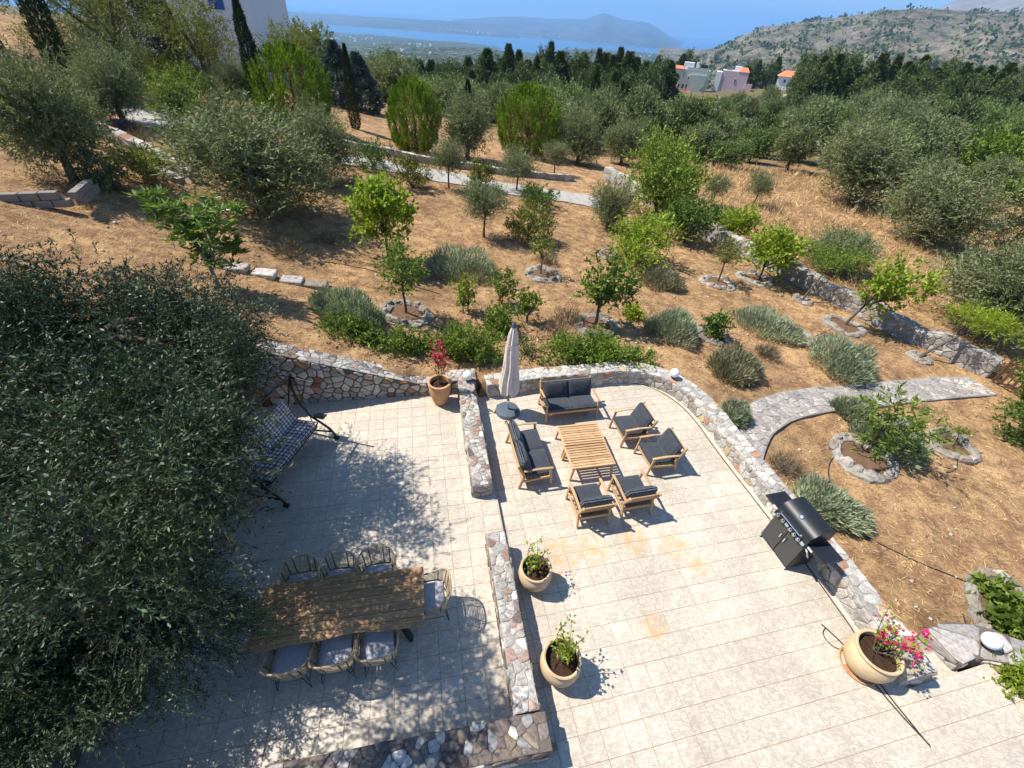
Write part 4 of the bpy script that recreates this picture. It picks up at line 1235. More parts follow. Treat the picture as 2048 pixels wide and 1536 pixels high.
def conifer(name, label, cat, loc, h, r, n, ll, lw, prof, mat, group=None, tr=.12, **k):
    root = thing(name, label, cat, loc, group=group)
    b = MB(); b.tube([(0, 0, -.2), (0, 0, h*.5), (0, 0, h*.9)], [r*tr, r*tr*.7, r*tr*.2], 7); b.obj('trunk', M_bark, root)
    link('crown', mesh_from('crown', *column(h, r, n, ll, lw, prof, **k)), mat, root)
    return root
cy = conifer('cypress_tree', 'tall dark columnar cypress cut by the upper left picture edge', 'cypress', (-23.6, 25.7, gz(-23.6, 25.7)), 9.0, .52, 9000, .20, .05, P_cyp, L_cyp)
for x, y, h, w, lab in ((-35, 44.8, 9.5, 1.0, 'dark columnar cypress at the top edge, second from the left'), (-29.0, 43.2, 4.6, .95, 'short dark cypress in front of the tangled blue cedar'),
                        (-15.4, 28.5, 5.6, .95, 'dark pointed cypress left of the leftmost juniper, in front of the white villa'), (-11.8, 33.0, 4.6, .72, 'slim cypress right of the blue cedars'),
                        (15.5, 66, 3.6, 1.1, 'thin cypress among the grove olives, right of centre'), (-7.4, 57, 4.2, 1.2, 'slim cypress rising in front of the far cypress hedge')):
    dup(cy, (x, y, gz(x, y)-.1), rr.uniform(0, 6), (w/1.04, w/1.04, h/9.0), lab)
# bright junipers with flame-like upward sprays
def juniper(label, x, y, h, r, seed):
    root = thing('juniper_bush', label, 'juniper', (x, y, gz(x, y)-.05))
    b = MB(); b.tube([(0, 0, -.2), (0, 0, h*.6)], [.12, .05], 7); b.obj('trunk', M_bark, root)
    ncl = 330; t = rg.random(ncl)**1.05; a = rg.random(ncl)*6.283
    rad = r*np.interp(t, *P_egg)*rg.uniform(.80, 1.08, ncl)
    c = np.stack([rad*np.cos(a), rad*np.sin(a), .04*h+t*h*.90], 1)
    o = np.stack([np.cos(a), np.sin(a), .0*a], 1)
    nl = 95; d = unit(np.repeat(o, nl, 0)*.25+[0, 0, 1]+rg.normal(size=(ncl*nl, 3))*.28)
    s = rg.random((ncl*nl, 1)); ax0 = unit(o*.35+np.array([0, 0, 1.0]))
    p = np.repeat(c, nl, 0)+np.repeat(ax0, nl, 0)*(s-.45)*.55+rg.normal(size=(ncl*nl, 3))*(.085*(1.15-s))
    cr = leaves(p, d, .17*rg.uniform(.6, 1.2, ncl*nl), .038*rg.uniform(.7, 1.2, ncl*nl))
    link('crown', mesh_from('crown', *cr), L_thuja, root)
    n = 4200; t = rg.random(n)*.8; a = rg.random(n)*6.283; rad = r*np.interp(t, *P_egg)*rg.uniform(.3, .86, n)
    p = np.stack([rad*np.cos(a), rad*np.sin(a), t*h*.95], 1)
    link('dry_inner_foliage', mesh_from('dry_inner_foliage', *leaves(p, unit(rg.normal(size=(n, 3))*.5+[0, 0, 1]), .16, .045)), L_thuja_in, root)
    return root
jn = juniper('broad egg shaped bright green juniper, leftmost of the three', -13.6, 28.8, 4.0, 1.95, 1)
dup(jn, (-7.3, 30.8, gz(-7.3, 30.8)), 1.2, (.80, .80, .98), 'egg shaped bright green juniper with brown sides, middle of the three')
dup(jn, (-.4, 38.8, gz(-.4, 38.8)), 2.6, (1.22, 1.22, 1.18), 'egg shaped bright green juniper, rightmost of the three')
# blue cedars
cd = conifer('blue_cedar', 'blue grey cedar right of the leftmost juniper, the left one of the pair', 'cedar', (-16.9, 44.6, gz(-16.9, 44.6)-.2), 4.6, 1.7, 9000, .30, .085, P_cone, L_cedar, up=.15, out=.9, lump=.35, tr=.07)
dup(cd, (-14.7, 43.4, gz(-14.7, 43.4)-.2), 1.1, (.95, .95, .92), 'blue grey cedar right of the leftmost juniper, the right one of the pair')
dup(cd, (-27.4, 36.6, gz(-27.4, 36.6)-.2), 2.1, (1.45, 1.45, 1.6), 'tangled drooping blue cedar in front of the white villa')
# dark hedge of cypresses in front of the bay and on the right: two shapes
hp_ = [conifer('hedge_cypress', 'x', 'cypress', (0, -200, 0), 9.0, 2.0, 7500, .52, .15, ([0, .1, .3, .55, .75, .9, 1], [.75, 1, .95, .66, .36, .15, .02]), L_cyp2, lump=.42, up=.55, out=.7, tr=.09, nl=5),
       conifer('hedge_cypress', 'x', 'cypress', (0, -200, 0), 9.0, 1.9, 7500, .52, .15, ([0, .1, .3, .6, .8, .93, 1], [.7, .95, 1, .78, .48, .2, .03]), L_cyp2, lump=.5, up=.45, out=.75, tr=.09, nl=7),
       conifer('hedge_cypress', 'x', 'cypress', (0, -200, 0), 9.0, 1.1, 5000, .5, .12, P_cyp, L_cyp2, lump=.35, up=.9, out=.4, tr=.12)]
_lb = [(0, 0, 6.0, 2.4, 2.4, 1.9), (1.5, .4, 5.0, 1.7, 1.5, 1.3), (-1.5, .3, 4.6, 1.7, 1.6, 1.4), (.2, -1.5, 4.4, 1.6, 1.5, 1.3), (.3, 1.2, 7.4, 1.5, 1.5, 1.2), (-.6, -.3, 3.0, 1.9, 1.9, 1.3), (.9, .4, 8.2, .8, .8, .8)]
_t = thing('hedge_pine', 'x', 'pine', (0, -200, 0))
link('crown', mesh_from('crown', *crown(_lb, 210, .5, 7, 5, .7, .42, .13, up=.25, out=.8, rnd=.8, shell=.5)), L_cyp2, _t)
_b = MB(); _b.tube([(0, 0, -.3), (0, 0, 4), (.2, 0, 7)], [.28, .2, .08], 7); _b.obj('trunk', M_bark, _t)
hp_.append(_t)
HEDGE = [(-39.6, 97.3, 5.1, 1.17, 0), (-37.9, 99.2, 7.3, 1.19, 1), (-37.2, 102.8, 7.7, 0.98, 1), (-32.4, 94.2, 6.6, 1.28, 0), (-31.1, 97.6, 6.2, 1.04, 0), (-32.6, 107.9, 6.4, 1.14, 1), (-29.8, 105.7, 8.9, 1.14, 2), (-27.4, 102.9, 8.6, 1.01, 0), (-25.8, 102.9, 7.4, 1.3, 0), (-23.8, 101.3, 8.1, 1.25, 1), (-22.4, 103.4, 8.1, 0.98, 2), (-20.7, 104.6, 8.1, 1.19, 0), (-17.8, 98.2, 8.5, 0.96, 1), (-17.2, 106.1, 9.4, 1.14, 0), (-15.2, 104.1, 9.0, 1.3, 1), (-13.4, 104.0, 9.6, 1.32, 0), (-11.1, 99.5, 9.2, 1.27, 1), (-9.4, 100.2, 10.3, 1.32, 1), (-8.0, 106.3, 11.0, 0.99, 0), (-5.3, 95.9, 10.6, 1.04, 1), (-3.9, 107.5, 10.7, 1.12, 0), (-1.9, 102.8, 10.2, 1.07, 1), (0.0, 101.1, 9.7, 1.1, 0), (2.1, 98.9, 11.6, 1.18, 2), (2.3, 102.2, 10.8, 1.31, 1), (4.1, 103.5, 10.5, 1.32, 0), (5.8, 106.0, 11.0, 1.35, 1), (7.0, 103.4, 11.2, 1.02, 0), (8.7, 106.0, 11.5, 1.34, 2), (10.2, 106.7, 11.2, 1.18, 1), (11.3, 104.0, 11.8, 1.03, 0), (12.9, 105.6, 11.3, 1.18, 1), (13.2, 98.0, 11.0, 0.98, 0), (15.5, 106.0, 12.0, 1.35, 2), (15.6, 95.2, 11.0, 1.27, 1), (17.9, 99.7, 10.6, 1.01, 0), (19.2, 98.1, 10.4, 1.26, 0), (22.3, 106.2, 10.6, 0.97, 1), (23.0, 102.6, 11.1, 0.97, 0), (24.9, 104.1, 10.6, 1.08, 1), (14.6, 90.1, 7.8, 1.1, 1), (-24.8, 92.3, 4.8, 1.09, 1), (-24.0, 94.8, 3.9, 0.91, 1), (14.3, 94.4, 8.8, 1.0, 0), (-2.4, 90.1, 7.1, 0.93, 0), (17.3, 87.1, 8.7, 0.89, 1), (-3.2, 89.9, 8.2, 0.98, 0), (19.4, 89.5, 9.1, 0.98, 1), (-32.9, 93.1, 3.8, 1.05, 1), (-24.4, 93.3, 4.8, 0.81, 0), (-23.8, 93.6, 5.2, 0.87, 0), (1.3, 85.2, 7.6, 0.98, 1), (1.1, 93.7, 8.6, 1.09, 0), (-22.3, 94.6, 4.9, 0.94, 0), (8.7, 95.5, 9.3, 0.89, 0), (13.8, 93.9, 8.9, 0.83, 1), (-4.4, 90.2, 7.9, 1.05, 1), (-20.3, 89.0, 5.1, 0.92, 1), (-35.2, 95.3, 3.9, 1.06, 1), (-6.6, 92.6, 6.8, 0.81, 1), (11.7, 90.2, 8.2, 0.89, 1), (15.8, 94.3, 8.0, 1.09, 0), (10.3, 94.8, 9.3, 1.01, 0), (15.7, 90.9, 7.9, 0.8, 0), (-33.0, 92.0, 3.4, 0.96, 1), (9.5, 86.6, 9.0, 0.84, 0), (-10.9, 88.8, 6.6, 1.03, 0), (-25.5, 89.1, 3.9, 0.94, 0), (12.2, 84.6, 8.0, 0.81, 1), (60.3, 125.5, 11.0, 1.03, 1), (53.0, 108.8, 9.7, 1.03, 1), (58.2, 119.6, 11.7, 1.14, 0), (59.0, 117.8, 9.9, 1.05, 0), (59.5, 120.9, 11.3, 1.03, 0), (51.4, 100.8, 10.0, 1.26, 1), (58.4, 114.8, 12.0, 1.25, 1), (52.8, 101.0, 10.5, 1.3, 1), (60.3, 115.6, 12.6, 1.18, 0), (55.4, 103.9, 11.1, 1.24, 1), (59.5, 112.0, 11.7, 1.01, 1), (59.6, 106.7, 10.1, 1.32, 1), (61.7, 110.2, 11.1, 1.38, 1), (64.9, 111.9, 9.3, 1.32, 1), (63.1, 110.0, 11.3, 1.21, 1), (67.0, 112.9, 9.4, 1.09, 1), (64.3, 108.8, 11.0, 1.04, 1), (62.7, 103.2, 9.6, 1.34, 0), (66.0, 108.5, 11.5, 1.19, 1), (74.1, 117.1, 9.2, 1.32, 0), (80.0, 125.9, 10.2, 1.21, 0), (66.8, 101.9, 9.9, 1.37, 0), (77.5, 117.9, 11.0, 1.07, 0), (69.6, 104.4, 10.1, 1.1, 1), (82.1, 120.6, 10.6, 1.1, 1), (74.0, 107.1, 9.7, 1.17, 0), (79.2, 114.8, 11.2, 1.37, 1), (83.5, 117.4, 9.2, 1.23, 1), (86.0, 120.1, 10.6, 1.19, 1), (79.4, 107.2, 9.8, 1.07, 1), (90.2, 121.5, 10.4, 1.21, 1), (84.1, 110.6, 9.5, 1.05, 0), (84.0, 110.6, 11.2, 1.37, 1), (85.8, 109.7, 9.6, 1.27, 1), (93.0, 118.7, 10.2, 1.39, 0), (84.3, 105.5, 9.5, 1.32, 0), (89.1, 111.1, 10.9, 1.13, 0), (88.9, 107.5, 9.5, 1.28, 0), (96.9, 116.4, 9.9, 1.33, 1), (85.9, 100.5, 9.5, 1.03, 1), (104.1, 122.1, 9.3, 1.02, 0), (101.0, 116.0, 8.0, 1.31, 0), (110.1, 125.3, 9.1, 1.1, 0), (101.5, 114.0, 8.1, 1.25, 1), (58.1, 223.2, 13.8, 1.5, 1), (61.6, 223.7, 13.0, 1.5, 0), (46.5, 215.3, 11.2, 1.5, 0), (86.3, 223.2, 10.0, 1.5, 0), (85.9, 216.1, 10.4, 1.5, 2), (90.4, 217.5, 9.5, 1.5, 1), (95.1, 221.5, 10.4, 1.5, 0), (81.2, 213.1, 7.5, 1.5, 1)]
for x, y, h, wd, k in HEDGE:
    right = x > 40
    if k < 2 and rr.random() < (.45 if not right else .6): k = 3; wd *= .75
    elif k < 2: wd *= rr.uniform(.8, 1.25)
    h *= rr.uniform(.86, 1.04)
    dup(hp_[k], (x, y, gz(x, y)-.3), rr.uniform(0, 6), (wd, wd, h/9.0),
        'dark windswept cypress in the long hedge on the right' if right else 'dark cypress in the hedge between the garden and the bay',
        'cypresses of the right hedge' if right else 'cypresses of the bay hedge')


# ---------------------------------------------------------------- garden plants
def mound(r, h, n, ll, lw, spike=.55, low=.12, seedlobes=None):
    """dome of upright spikes like lavender"""
    d = rsph(n); d[:, 2] = np.abs(d[:, 2])*.95+low; d = unit(d)
    lob = 1+.13*np.sin(3*np.arctan2(d[:, 1], d[:, 0])+1.3)+.1*np.sin(5*np.arctan2(d[:, 1], d[:, 0])+6*d[:, 2])
    q = (.45+.55*rg.random(n)**.45)*lob
    p = d*np.array([r, r, h])*q[:, None]; p[:, 2] *= .8
    ax = unit(d*np.array([1, 1, .9])*(1-spike)+np.array([0, 0, spike])+rg.normal(size=(n, 3))*.22)
    return leaves(p, ax, ll*rg.uniform(.6, 1.3, n), lw*rg.uniform(.7, 1.2, n))
def lav(label, x, y, r, h, mat, n=5200, ll=.18, lw=.024, name='lavender_bush', cat='lavender', group=None):
    t = thing(name, label, cat, (x, y, gz(x, y)-.02), rr.uniform(0, 6), group)
    t.scale = (rr.uniform(.85, 1.2), rr.uniform(.85, 1.15), rr.uniform(.85, 1.12))
    m1, m2 = mound(r*.92, h, n*2//3, ll, lw), mound(r*.6, h*.72, n//3, ll, lw); a = rr.uniform(0, 6.28)
    m2[0][:] += [r*.55*math.cos(a), r*.55*math.sin(a), 0]; m3 = mound(r*.5, h*.55, n//4, ll, lw); m3[0][:] += [r*.6*math.cos(a+2.2), r*.6*math.sin(a+2.2), 0]
    cr = join([m1, m2, m3])
    link('foliage', mesh_from('foliage', *cr), mat, t)
    b = rg.uniform(-.15, .15, (34, 3))*[r, r, 0]; e = rsph(34)*[r*.7, r*.7, h*.5]; e[:, 2] = np.abs(e[:, 2])+.1*h
    link('stems', mesh_from('stems', *sticks(b, e, .012)), M_bark_pale, t)
    return t
for a in (('grey green lavender bush just left of the ringed small tree, back half of a pair', -5.0, 10.45, .75, .78, L_lav), ('grey green lavender bush above the retaining wall, front half of a pair', -4.35, 10.1, .68, .72, L_lav),
          ('largest grey green lavender bush behind the ringed small tree', -2.2, 14.9, 1.22, 1.05, L_lav), ('leaning grey green lavender bush right of the cherry tree', 4.98, 12.2, .82, 1.0, L_lav),
          ('low grey green lavender bush beside a half ring of stones', 8.65, 13.6, 1.05, .85, L_lav), ('grey green lavender bush in front of the boundary wall above the path', 10.4, 11.9, .95, .95, L_lav),
          ('sparse yellowing lavender bush on the straw left of the flagstone path', 6.5, 10.75, .78, .72, L_lavdry), ('brownish lavender bush behind the bright wide tree', 5.5, 16.3, .9, .7, L_lavdry),
          ('small lavender tuft squeezed against the outside of the curved wall', 5.85, 8.6, .36, .45, L_lav), ('grey green lavender bush right behind the barbecue', 7.2, 6.15, .70, .72, L_lav),
          ('grey lavender behind the peach tree at the right', 10.1, 8.5, .8, .65, L_lav), ('small grey lavender clump left of the peach tree by the path', 9.55, 9.45, .5, .6, L_lav)):
    lav(*a)
for a in (('pale dry twig bush left of the cherry tree ring', 1.65, 12.2, .42, .45), ('brown dry twig bush below the cherry tree ring', 1.3, 11.35, .48, .42), ('bare dry bush in the shade above the stone slabs', -7.45, 13.2, .46, .6),
          ('dry grey bush in the tree shadow right of the bare one', -6.9, 14.9, .5, .45), ('grey dry tuft beside the ring of the thin sapling', 1.05, 16.8, .4, .4), ('small bare twigs between two lavenders', 8.1, 11.9, .3, .3),
          ('dry grass tufts at the foot of the curved wall near the barbecue', 6.55, 7.05, .38, .55), ('yellow dry bush beside the dark lavender at the upper left', -16.0, 19.6, .6, .5)):
    t = lav(*a, L_twig, 420, .26, .012, 'dry_bush', 'dry bush')
t = lav('dark purple lavender at the end of the left stone wall', -16.9, 19.8, .5, .5, plain('purple_lavender', (.10, .085, .12), .9, .1), 1500)

# heath and rosemary like bushes on the slope
def bush(label, x, y, r, h, mat, n=3000, ll=.13, lw=.045, cat='bush', name='bush', up=.55, lb=None, group=None):
    g = random.Random(int(abs(x*31+y*17)*10)); z = gz(x, y)
    t = thing(name, label, cat, (x, y, z-.03), 0, group)
    lb = lb or [(0, 0, h*.45, r*.8, r*.8, h*.5)]+[(r*.5*math.cos(a), r*.5*math.sin(a), h*g.uniform(.3, .6), r*g.uniform(.4, .6), r*g.uniform(.4, .6), h*g.uniform(.3, .45)) for a in (0.3, 1.5, 2.6, 3.9, 5.1)]
    cr = crown(lb, max(30, n//36), .16*max(1, r), 6, 6, .2*max(.8, r), ll, lw, up=up, out=.7, shell=.62)
    link('foliage', mesh_from('foliage', *cr), mat, t)
    br = MB()
    for l in lb[:5]: br.tube(bend((0, 0, -.05), (l[0]*.8, l[1]*.8, l[2]), .1, g), [.03*max(.6, r)*q for q in (1, .9, .7, .5, .4, .2)], 5)
    br.obj('branches', M_bark, t)
    return t
bush('dark green bush on the slope left of the middle juniper', -7.95, 23.9, 1.05, 1.35, L_dark)
bush('olive brown heath bush below the middle juniper', -5.65, 22.6, .9, 1.45, L_heath, up=1.2)
bush('small heath bush behind the slim olive tree on the drive', -2.6, 25.1, .7, 1.3, L_heath, up=1.2)
bush('golden green heath bush right of the slim trunked olive tree', .2, 18.9, 1.1, 1.5, L_heath, 4200, up=1.2)
bush('low dark green mound at the bend of the drive', .6, 24.0, 1.0, .95, L_dark)
bush('yellow broom bush beside the left drive', -19.6, 27.6, 1.45, 2.3, L_broom, 6000, .2, .02, up=1.4)
bush('round leafy bright green bush behind the parasol', -.55, 11.2, .47, .68, L_green, 2200, .10, .045)
bush('small yellow green seedling on the straw near the cherry tree', 3.85, 13.2, .26, .38, L_yellow, 300, .10, .05)
bush('small round citrus bush in a stone ring beside a lavender', 6.46, 12.6, .42, .80, L_dark, 1700, .10, .055)
bush('yellow green bush in the bed right of the steps', 8.7, 2.62, .62, .85, L_bright, 8000, .09, .045)
bush('broad leafed green plants in the stone edged planter at the right edge', 10.0, 4.05, .66, .42, L_green, 1300, .17, .085)
bush('leafy bush hanging over the rusty gate at the right edge', 16.6, 10.9, 1.1, 1.9, L_green, 4500, .13, .06)
bush('dark green shrub at the right picture edge over white rocks', 14.6, 9.2, .9, 1.5, L_dark, 4200, .12, .04)
bush('tall reedy shrub behind the right end of the gate', 17.6, 12.6, .9, 2.4, L_bright, 3000, .2, .05)
bush('dark ragged pine bush in the golden field at the right edge', 29.3, 27.6, 1.25, 2.5, L_cyp, 5200, .22, .03, 'pine', 'pine_tree')
bush('big leafed fig tree at the right edge of the golden field', 47, 51, 3.9, 4.4, L_green, 7000, .34, .24, 'fig tree', 'fig_tree')
bush('small fig tree below the big fig at the right edge', 40.5, 40.5, 1.9, 2.2, L_green, 2600, .3, .2, 'fig tree', 'fig_tree')
bush('green weeds around the stones at the upper left', -13.9, 17.0, 1.1, .5, L_green, 1800, .13, .05)
for i in range(22):
    for _ in range(40):
        y = rr.uniform(13.5, 40); x = -y*rr.uniform(.42, .98)
        if abs(x+9.5)+abs(y-15.8) > 3.5 and x < -6.5 and not (-26 < x < -5 and 20.8 < y+.25*(x+15) < 25.5): break
    bush(('dark leafy shrub among the trees of the upper left slope', 'grey green shrub among the trees of the upper left slope', 'yellowish shrub among the trees of the upper left slope')[i % 3], x, y, rr.uniform(.5, 1.1)*(1+.012*y), rr.uniform(.6, 1.5)*(1+.012*y), (L_dark, L_olive, L_heath)[i % 3], 2600, .12, .042,
         group=('dark shrubs of the upper left slope', 'grey shrubs of the upper left slope', 'yellowish shrubs of the upper left slope')[i % 3])
# leafy hedges along the walls
def hedge(label, pts, w, h, mat, n, ll=.085, lw=.04, up=.5):
    t = thing('hedge', label, 'hedge', (pts[0][0], pts[0][1], gz(*pts[0])))
    P_, L = resample(pts, .3); lb = []
    for i, p in enumerate(P_):
        k = .8+.35*math.sin(i*2.1)*math.sin(i*.7+1); z = gz(p.x, p.y)-t.location.z
        lb.append((p.x-t.location.x, p.y-t.location.y+.1*math.sin(i), z+h*.42*k, w, w, h*.55*k))
    link('foliage', mesh_from('foliage', *crown(lb, n//36, .2, 6, 6, .17, ll, lw, up=up, shell=.55)), mat, t)
    return t
hedge('low bright green leafy hedge along the top of the retaining wall', [(-4.55, 9.25), (-3.5, 9.45), (-2.6, 9.5), (-1.75, 9.55)], .27, .50, L_green, 6500)
hedge('long leaved green shrub behind the leaf shaded globe lamp', [(-1.7, 9.75), (-1.2, 9.75), (-.75, 9.7)], .34, .80, L_green, 3600, .15, .03, .9)
hedge('trailing green shrub spilling over the wall behind the back sofa', [(1.15, 10.05), (1.7, 10.2), (2.3, 10.35), (3.0, 10.25), (3.7, 10.15)], .40, .56, L_green, 8200)
hedge('upper lobe of green creeper behind the trailing shrub', [(2.2, 10.8), (2.6, 10.8)], .34, .5, L_green, 1800)
t = lav('thin green weeds behind the parasol at the wall', .35, 10.2, .45, .8, L_dark, 260, .12, .035, 'weeds', 'weeds')

# young fruit trees
def fruit(name, label, cat, x, y, h, w, mat, n, ll=.10, lw=.06, trunk=.4, r0=.035, stems=1, lean=(0, 0), up=.4, nlobes=6, shape=None, group=None, spread=.8, shell=.45, nl=7):
    g = random.Random(int(abs(x*13+y*7)*100))
    zc = trunk*h+(1-trunk)*h*.5; ch = (1-trunk)*h
    lb = shape or lobes_round(w/2, ch, zc, nlobes, g, .55)
    lb = [(a+lean[0], b+lean[1], c, d, e, f) for a, b, c, d, e, f in lb]
    cr = crown(lb, n//40, .20*w/1.6, 5, 8, .26*max(.7, w/2), ll, lw, up=up, out=.6, rnd=.8, shell=shell, spread=spread)
    return tree(name, label, cat, (x, y, gz(x, y)-.02), lb, cr, mat, dict(h0=trunk*h, r0=r0, mat=M_bark, nl=nl, stems=stems, lean=lean), group=group, seed=g.randint(1, 999))
fruit('apricot_tree', 'tall light green leafy apricot tree standing behind the ringed small tree', 'fruit tree', -4.75, 14.6, 2.75, 2.15, L_bright, 4600, .13, .10, .30, stems=2)
fruit('small_tree', 'small dark leaved tree on a slim bare trunk in the large stone ring', 'tree', -3.3, 11.2, 2.15, 1.45, L_green, 2600, .085, .045, .42, .04)
fruit('rose_bush', 'yellow green two tiered shrub right of the largest lavender', 'shrub', -1.62, 11.95, 1.25, .78, L_bright, 1300, .075, .045, .2, .02, 2)
fruit('rose_bush', 'loose green rose bush behind the round leafy bush', 'shrub', -.5, 12.8, 1.25, .98, L_green, 1500, .08, .045, .22, .02, 3)
fruit('rose_bush', 'loose green rose bush directly behind the parasol top', 'shrub', .32, 12.0, 1.2, .9, L_green, 1300, .08, .045, .22, .02, 3)
fruit('sapling', 'thin sapling with few leaves in a stone ring on the straw', 'tree', .74, 15.55, 1.4, .95, L_green, 500, .10, .05, .45, .03)
CH = [(-.38, .1, 1.9, .26, .26, .85), (.05, 0, 1.8, .3, .3, .7), (.48, 0, 1.6, .4, .35, .62), (.25, .2, 1.15, .5, .45, .4), (-.15, -.1, 1.2, .4, .4, .45), (.75, .05, 1.3, .3, .3, .4)]
fruit('cherry_tree', 'upright cherry tree with drooping leaves in the stone ring behind the sofa', 'fruit tree', 2.5, 12.15, 2.75, 1.8, L_green, 2500, .15, .062, .25, .055, shape=CH, up=.1)
fruit('fruit_tree', 'wide low yellow green fruit tree behind the cherry tree', 'fruit tree', 5.0, 18.3, 1.9, 3.2, L_bright, 5200, .15, .06, .22, .05, 2)
fruit('carob_tree', 'largest round bright green tree in the middle of the garden', 'tree', 7.3, 25.6, 4.0, 4.4, L_carob, 13500, .16, .08, .12, .09, 2, shell=.62, nlobes=9)
fruit('citrus_tree', 'dark round citrus tree right of the largest round tree', 'citrus tree', 8.0, 21.9, 2.1, 2.6, L_dark, 6000, .13, .065, .1, .06, shell=.6)
fruit('citrus_tree', 'bright green citrus bush behind the boundary wall top', 'citrus tree', 10.7, 23.2, 1.75, 2.3, L_bright, 4200, .14, .07, .12, .05, shell=.55)
fruit('small_tree', 'brownish small olive like tree with a thin leaning trunk in a stone ring', 'tree', 8.3, 17.5, 2.1, 1.35, L_heath, 2200, .09, .03, .4, .04)
fruit('fruit_tree', 'leafy light green tree in front of the boundary wall, left part', 'fruit tree', 10.5, 18.5, 2.2, 2.5, L_bright, 4600, .14, .08, .25, .05)
fruit('albizia_tree', 'flat topped feathery green tree leaning over the boundary wall', 'tree', 11.55, 16.7, 1.9, 2.0, L_green, 3600, .15, .022, .6, .04, lean=(.55, .35), shape=[(.3, .2, 1.75, 1.0, .8, .16), (.9, .1, 1.7, .7, .6, .15), (-.3, 0, 1.6, .6, .6, .14)])
fruit('plum_tree', 'leaning bright leaved young tree with two heads in a stone ring by the boundary wall', 'fruit tree', 12.3, 14.85, 2.6, 2.2, L_bright, 2400, .15, .08, .35, .05, lean=(.3, 0), shape=[(.2, 0, 1.9, .5, .5, .7), (1.35, 0, 1.65, .6, .5, .45), (.4, 0, 1.2, .45, .4, .4)])
fruit('mimosa_tree', 'yellow green feathery tree leaning right near the gate', 'tree', 14.1, 13.2, 1.9, 1.7, L_yellow, 3200, .16, .02, .5, .05, lean=(.85, .1), shape=[(.5, .1, 1.55, .95, .6, .2), (1.0, 0, 1.3, .6, .5, .16), (0, .1, 1.7, .5, .5, .18)])
fruit('peach_tree', 'peach tree with long drooping leaves in the large stone ring at the right', 'fruit tree', 9.2, 8.05, 1.75, 2.0, L_green, 1300, .17, .042, .2, .045, shape=[(.25, .1, 1.1, .7, .6, .45), (-.35, .1, 1.5, .3, .3, .45), (.9, .1, 1.0, .5, .5, .35), (.1, -.2, .8, .5, .5, .3)], up=.2)
fruit('sapling', 'tiny sapling in the right stone ring', 'tree', 12.1, 8.8, .6, .7, L_green, 160, .12, .03, .3, .015)
# loquat with rosettes of long leaves
lq = thing('loquat_tree', 'loquat tree with rosettes of long bright leaves on bare forked stems beside the stone slabs', 'fruit tree', (-7.75, 10.0, gz(-7.75, 10.0)-.05))
LQ = [(-.9, .2, 2.05, .5, .4, .3), (0, .1, 2.0, .6, .6, .35), (.7, .1, 2.0, .4, .4, .3), (.2, 0, 1.5, .75, .6, .4), (.35, -.1, 1.05, .6, .5, .35), (-.55, .1, 1.6, .5, .5, .35)]
c, o = pick(LQ, 120, .6); nlf = 15
a = rg.random((120, nlf))*6.283; ax = np.stack([np.cos(a), np.sin(a), rg.uniform(-.15, .75, a.shape)], -1)
ax = unit(ax+.25*o[:, None]); p = np.repeat(c[:, None], nlf, 1)+ax*.03
link('crown', mesh_from('crown', *leaves(p.reshape(-1, 3), ax.reshape(-1, 3), .24*rg.uniform(.7, 1.2, 120*nlf), .062, .25)), leaf_mat('loquat_leaf', (.075, .14, .018), (.19, .28, .04), None, .25, .4, .5), lq)
add_trunk(lq, .7, .05, LQ, random.Random(9), M_bark_pale, nl=7, stems=2)

# plants in the pots
def potted(label, x, y, z, h, w, n, flowers=0, seed=1, lean=(0, 0), cat='potted plant', name='bougainvillea'):
    g = random.Random(seed); t = thing(name, label, cat, (x, y, z))
    br = MB(); tips = []
    for i in range(9):
        a = g.uniform(0, 6.28); q = g.uniform(.2, 1)*w/2
        e = (q*math.cos(a)+lean[0]*g.uniform(.5, 1), q*math.sin(a)+lean[1]*g.uniform(.5, 1), h*g.uniform(.55, 1.0)); tips.append(e)
        br.tube(bend((g.uniform(-.04, .04), g.uniform(-.04, .04), -.02), e, .12, g), [.009, .008, .007, .006, .004, .002], 5)
    br.obj('stems', M_bark, t)
    tips = np.array(tips); k = rg.integers(0, 9, n); f = rg.uniform(.35, 1.02, n)[:, None]
    p = tips[k]*f+rg.normal(size=(n, 3))*.05
    link('leaves', mesh_from('leaves', *leaves(p, unit(rg.normal(size=(n, 3))*.8+[0, 0, .1]), .062*rg.uniform(.7, 1.3, n), .044, .2)), L_bright, t)
    if flowers:
        k = rg.integers(0, 9, flowers); f = rg.uniform(.6, 1.05, flowers)[:, None]; p = tips[k]*f+rg.normal(size=(flowers, 3))*.05
        pp = np.repeat(p, 5, 0)+rg.normal(size=(flowers*5, 3))*.022
        link('blossom', mesh_from('blossom', *leaves(pp, unit(rg.normal(size=(flowers*5, 3))), .052, .045, .25)), L_flower, t)
    return t
potted('sparse leafy shrub in the farther pot by the low wall', .62, 3.80, .42, .62, .52, 120, 0, 3, (.0, .1))
potted('sparse leafy shrub in the nearer pot by the low wall', 1.03, 2.48, .44, .72, .56, 190, 0, 5, (.05, .12))
potted('pink flowering bougainvillea in the large ochre pot', 5.97, 2.9, .48, .72, .85, 170, 34, 8, (.42, .16))
potted('tall bougainvillea with crimson blossom in the orange urn', -1.76, 8.2, LZ+.55, 1.25, .42, 90, 46, 11, (.02, .05))

